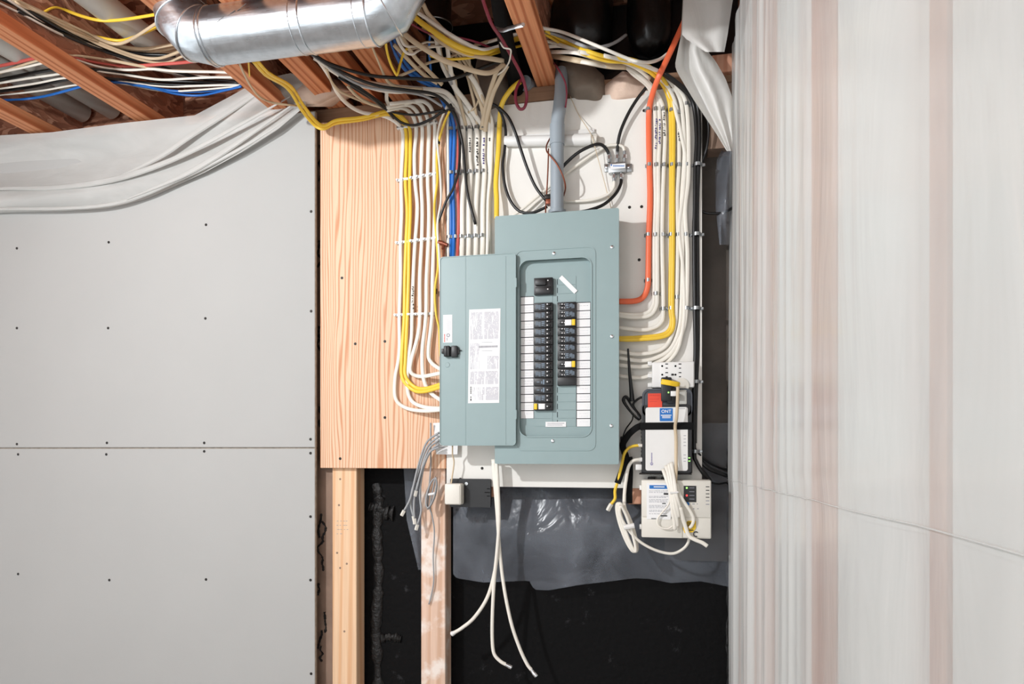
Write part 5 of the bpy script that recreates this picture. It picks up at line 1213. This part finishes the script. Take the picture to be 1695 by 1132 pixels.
cable('white lead falling from the adapter over the network box', 'C', 5, [(1122, 640, -.09), (1121.5, 660, -.092), (1120, 690, -.085), (1117.5, 706, -.07), (1119, 725, -.068), (1119, 755, -.07), (1119, 785, -.078), (1117, 805, -.084)], flat=.6, name='power_lead')
g = 'flat white leads bundled over the backup box'
fb = [('flat white lead at the left of the tied bundle over the backup box', [(1097, 776, -.072), (1102, 790, -.085), (1107, 806, -.092), (1111, 822, -.094), (1113, 845, -.09), (1116, 862, -.085), (1117, 877, -.08)]),
      ('second flat white lead of the tied bundle', [(1102, 770, -.072), (1107, 788, -.086), (1111, 806, -.094), (1114, 822, -.096), (1117, 842, -.092), (1120, 858, -.086), (1121, 872, -.08)]),
      ('third flat white lead of the tied bundle', [(1107, 767, -.072), (1111, 788, -.087), (1114, 808, -.096), (1117, 822, -.097), (1121, 842, -.092), (1123, 856, -.086)]),
      ('flat white lead at the right of the tied bundle', [(1111, 765, -.072), (1115, 790, -.088), (1118, 808, -.097), (1120, 822, -.097), (1125, 840, -.09), (1131, 862, -.08), (1139, 884, -.074)])]
for lab, pts in fb: lastf = cable(lab, 'W', 5.4, pts, flat=.45, name='flat_lead', group=g)
put('tie', MB().cyl(P(1109, 816, -.1), P(1123, 814.5, -.1), .0028, 8), 'white_plastic', lastf)
cable('thin white lead looping out left over the instruction sheet', 'W', 2.6, [(1111, 820, -.085), (1106, 836, -.08), (1096, 848, -.078), (1089, 858, -.076), (1089, 868, -.076), (1096, 874, -.076), (1106, 875, -.077), (1114, 870, -.078)], flat=.8, name='power_lead')
cable('white lead curving over the yellow sticker', 'W', 5, [(1120, 800, -.085), (1124, 815, -.088), (1132, 830, -.085), (1142, 845, -.08), (1148, 858, -.076), (1146, 868, -.074), (1141, 874, -.072)], flat=.5, name='flat_lead')
cable('white lead end poking out below the backup box on the right', 'W', 6, [(1126, 840, -.09), (1133, 866, -.08), (1140, 886, -.076), (1150, 893, -.076), (1162, 898, -.076), (1171, 904, -.076)], flat=.5, name='flat_lead')

# ================================================================== CLIPS
def clip_mesh(w, m='zinc'):
    r = w/2; mb = MB(); N = 9; t = .0012; hz = .0048
    prof = [(-r-.004, -.0008)]+[(r*math.cos(math.pi-math.pi*k/N)*1.06, -.003-.0150*math.sin(math.pi*k/N)) for k in range(N+1)]+[(r+.004, -.0008)]
    v = []; f = []
    for x, y in prof:
        s = 1+t/.012
        v += [(x, y, -hz), (x, y, hz), (x*1.0, y-t, -hz), (x*1.0, y-t, hz)]
    n = len(prof)
    for i in range(n-1):
        a = 4*i; b = a+4
        f += [(a, a+1, b+1, b), (a+2, b+2, b+3, a+3), (a, b, b+2, a+2), (a+1, a+3, b+3, b+1)]
    f += [(0, 2, 3, 1), (4*n-4, 4*n-3, 4*n-1, 4*n-2)]
    mb.add(v, f); return mesh_of('clip_band', mb, m, True)
nail = mesh_of('nail', MB().lathe((0, 0, 0), (0, -1, 0), [(0, .0016), (.003, .0016), (.003, .0032), (.0045, .0028), (.0045, .0001)], 9), 'zinc', True)
tab_ = mesh_of('side_tab', MB().box(-.0045, .0045, -.0022, 0, -.0038, .0038, .0008), 'zinc', True)
CMESH = {}
def clip(px, py, w, label, group, y=0):
    k = round(w, 1)
    if k not in CMESH: CMESH[k] = clip_mesh(k*.0018)
    p = P(px, py, y-.001)
    t = thing('cable_clip', p, label, 'clip', group)
    inst('band', CMESH[k], p, t)
    q = p+Vector((k*.0018/2+.006, 0, 0))
    inst('side_tab', tab_, q, t); inst('nail', nail, q+Vector((.001, -.002, 0)), t)
names = [('orange cable', 1074, 9.2), ('white cable next to the orange one', 1085.5, 8), ('white cable left of the yellow run', 1099, 8), ('yellow run', 1111.5, 8), ('white cable right of the yellow run', 1123, 8), ('white cable beside the black pair', 1136, 8), ('black pair', 1153.5, 12)]
rowsR = [('top', 183, {3: 2, 4: 6, 5: -8, 6: -10}), ('second', 275, {6: -1}), ('third', 390, {6: -1})]
for rn, y, off in rowsR:
    for i, (nm, x, w) in enumerate(names):
        dx = {'top': 0, 'second': 1, 'third': -.5}[rn]
        clip(x+dx, y+off.get(i, 0), w, f'{rn}-row metal clip over the {nm}', 'metal clips right of the panel')
for nm, x, y, w in [('orange cable where it bends into the panel', 1073, 465, 9.2), ('white cables below the third row of clips', 1086, 487, 10), ('white cable left of the yellow run, lowest row', 1098, 512, 8), ('yellow run, lowest row', 1111, 511, 8),
                    ('white cables right of the yellow run near the lowest row', 1121, 493, 9), ('white cable beside the black pair, lowest row', 1136, 511, 9), ('black pair, level with the panel middle', 1152, 511, 12),
                    ('black pair beside the outlet tap', 1152, 632, 11), ('black pair beside the bottom of the network box', 1150.5, 747, 11)]:
    clip(x, y, w, f'metal clip over the {nm}', 'metal clips right of the panel')
namesM = [('blue pair', 748, 12), ('faded red cable', 758, 7), ('first of the five whites', 767, 9), ('second of the five whites', 779, 9), ('third of the five whites', 790, 9), ('fourth of the five whites', 801, 9)]
for rn, y in (('top', 216), ('middle', 288), ('lowest', 394)):
    for i, (nm, x, w) in enumerate(namesM):
        clip(x-(2 if rn == 'lowest' else 0), y-i*.6, w, f'{rn}-row metal clip over the {nm} above the door', 'metal clips above the panel door')
clip(826, 208, 9, 'clip over the tall yellow cable beside the white tube', 'metal clips above the panel door')
# white nail-in staples on the plywood
def staple_mesh(w):
    r = w/2+.001; mb = MB().box(-r-.005, r+.005, -.0135, -.006, -.0042, .0042, .0016)
    mb.box(-r-.005, -r, -.008, 0, -.0036, .0036, .0008); mb.box(r, r+.005, -.008, 0, -.0036, .0036, .0008)
    return mesh_of('staple_bridge', mb, 'white_plastic', True)
SM = {6: staple_mesh(.012), 12: staple_mesh(.024)}
namesP = [('leftmost white cable', 6), ('yellow pair', 12), ('white cable right of the yellow pair', 6), ('third white cable from the left', 6), ('white cable second from the right', 6), ('rightmost white cable', 6)]
for rn, y, xs, sl in [('top', 214, (665, 675, 689, 699, 710, 720), -.16), ('second', 300, (664, 674.5, 687, 697, 708, 719), -.18), ('third', 403, (663, 674.5, 687, 698, 709, 718), -.13), ('lowest', 522, (661, 672, 682.5, 695, 705.5, 715), -.04)]:
    for (nm, w), x in zip(namesP, xs):
        yy0 = y+(x-664)*sl; p = P(x, yy0, -.0005)
        t = thing('cable_staple', p, f'{rn}-row white staple over the {nm} on the plywood', 'staple', 'white staples on the plywood')
        inst('bridge', SM[w], p, t)
        for s in (-1, 1): inst('nail', nail, p+Vector((s*(.0085 if w == 6 else .0145), -.0135, 0)), t)
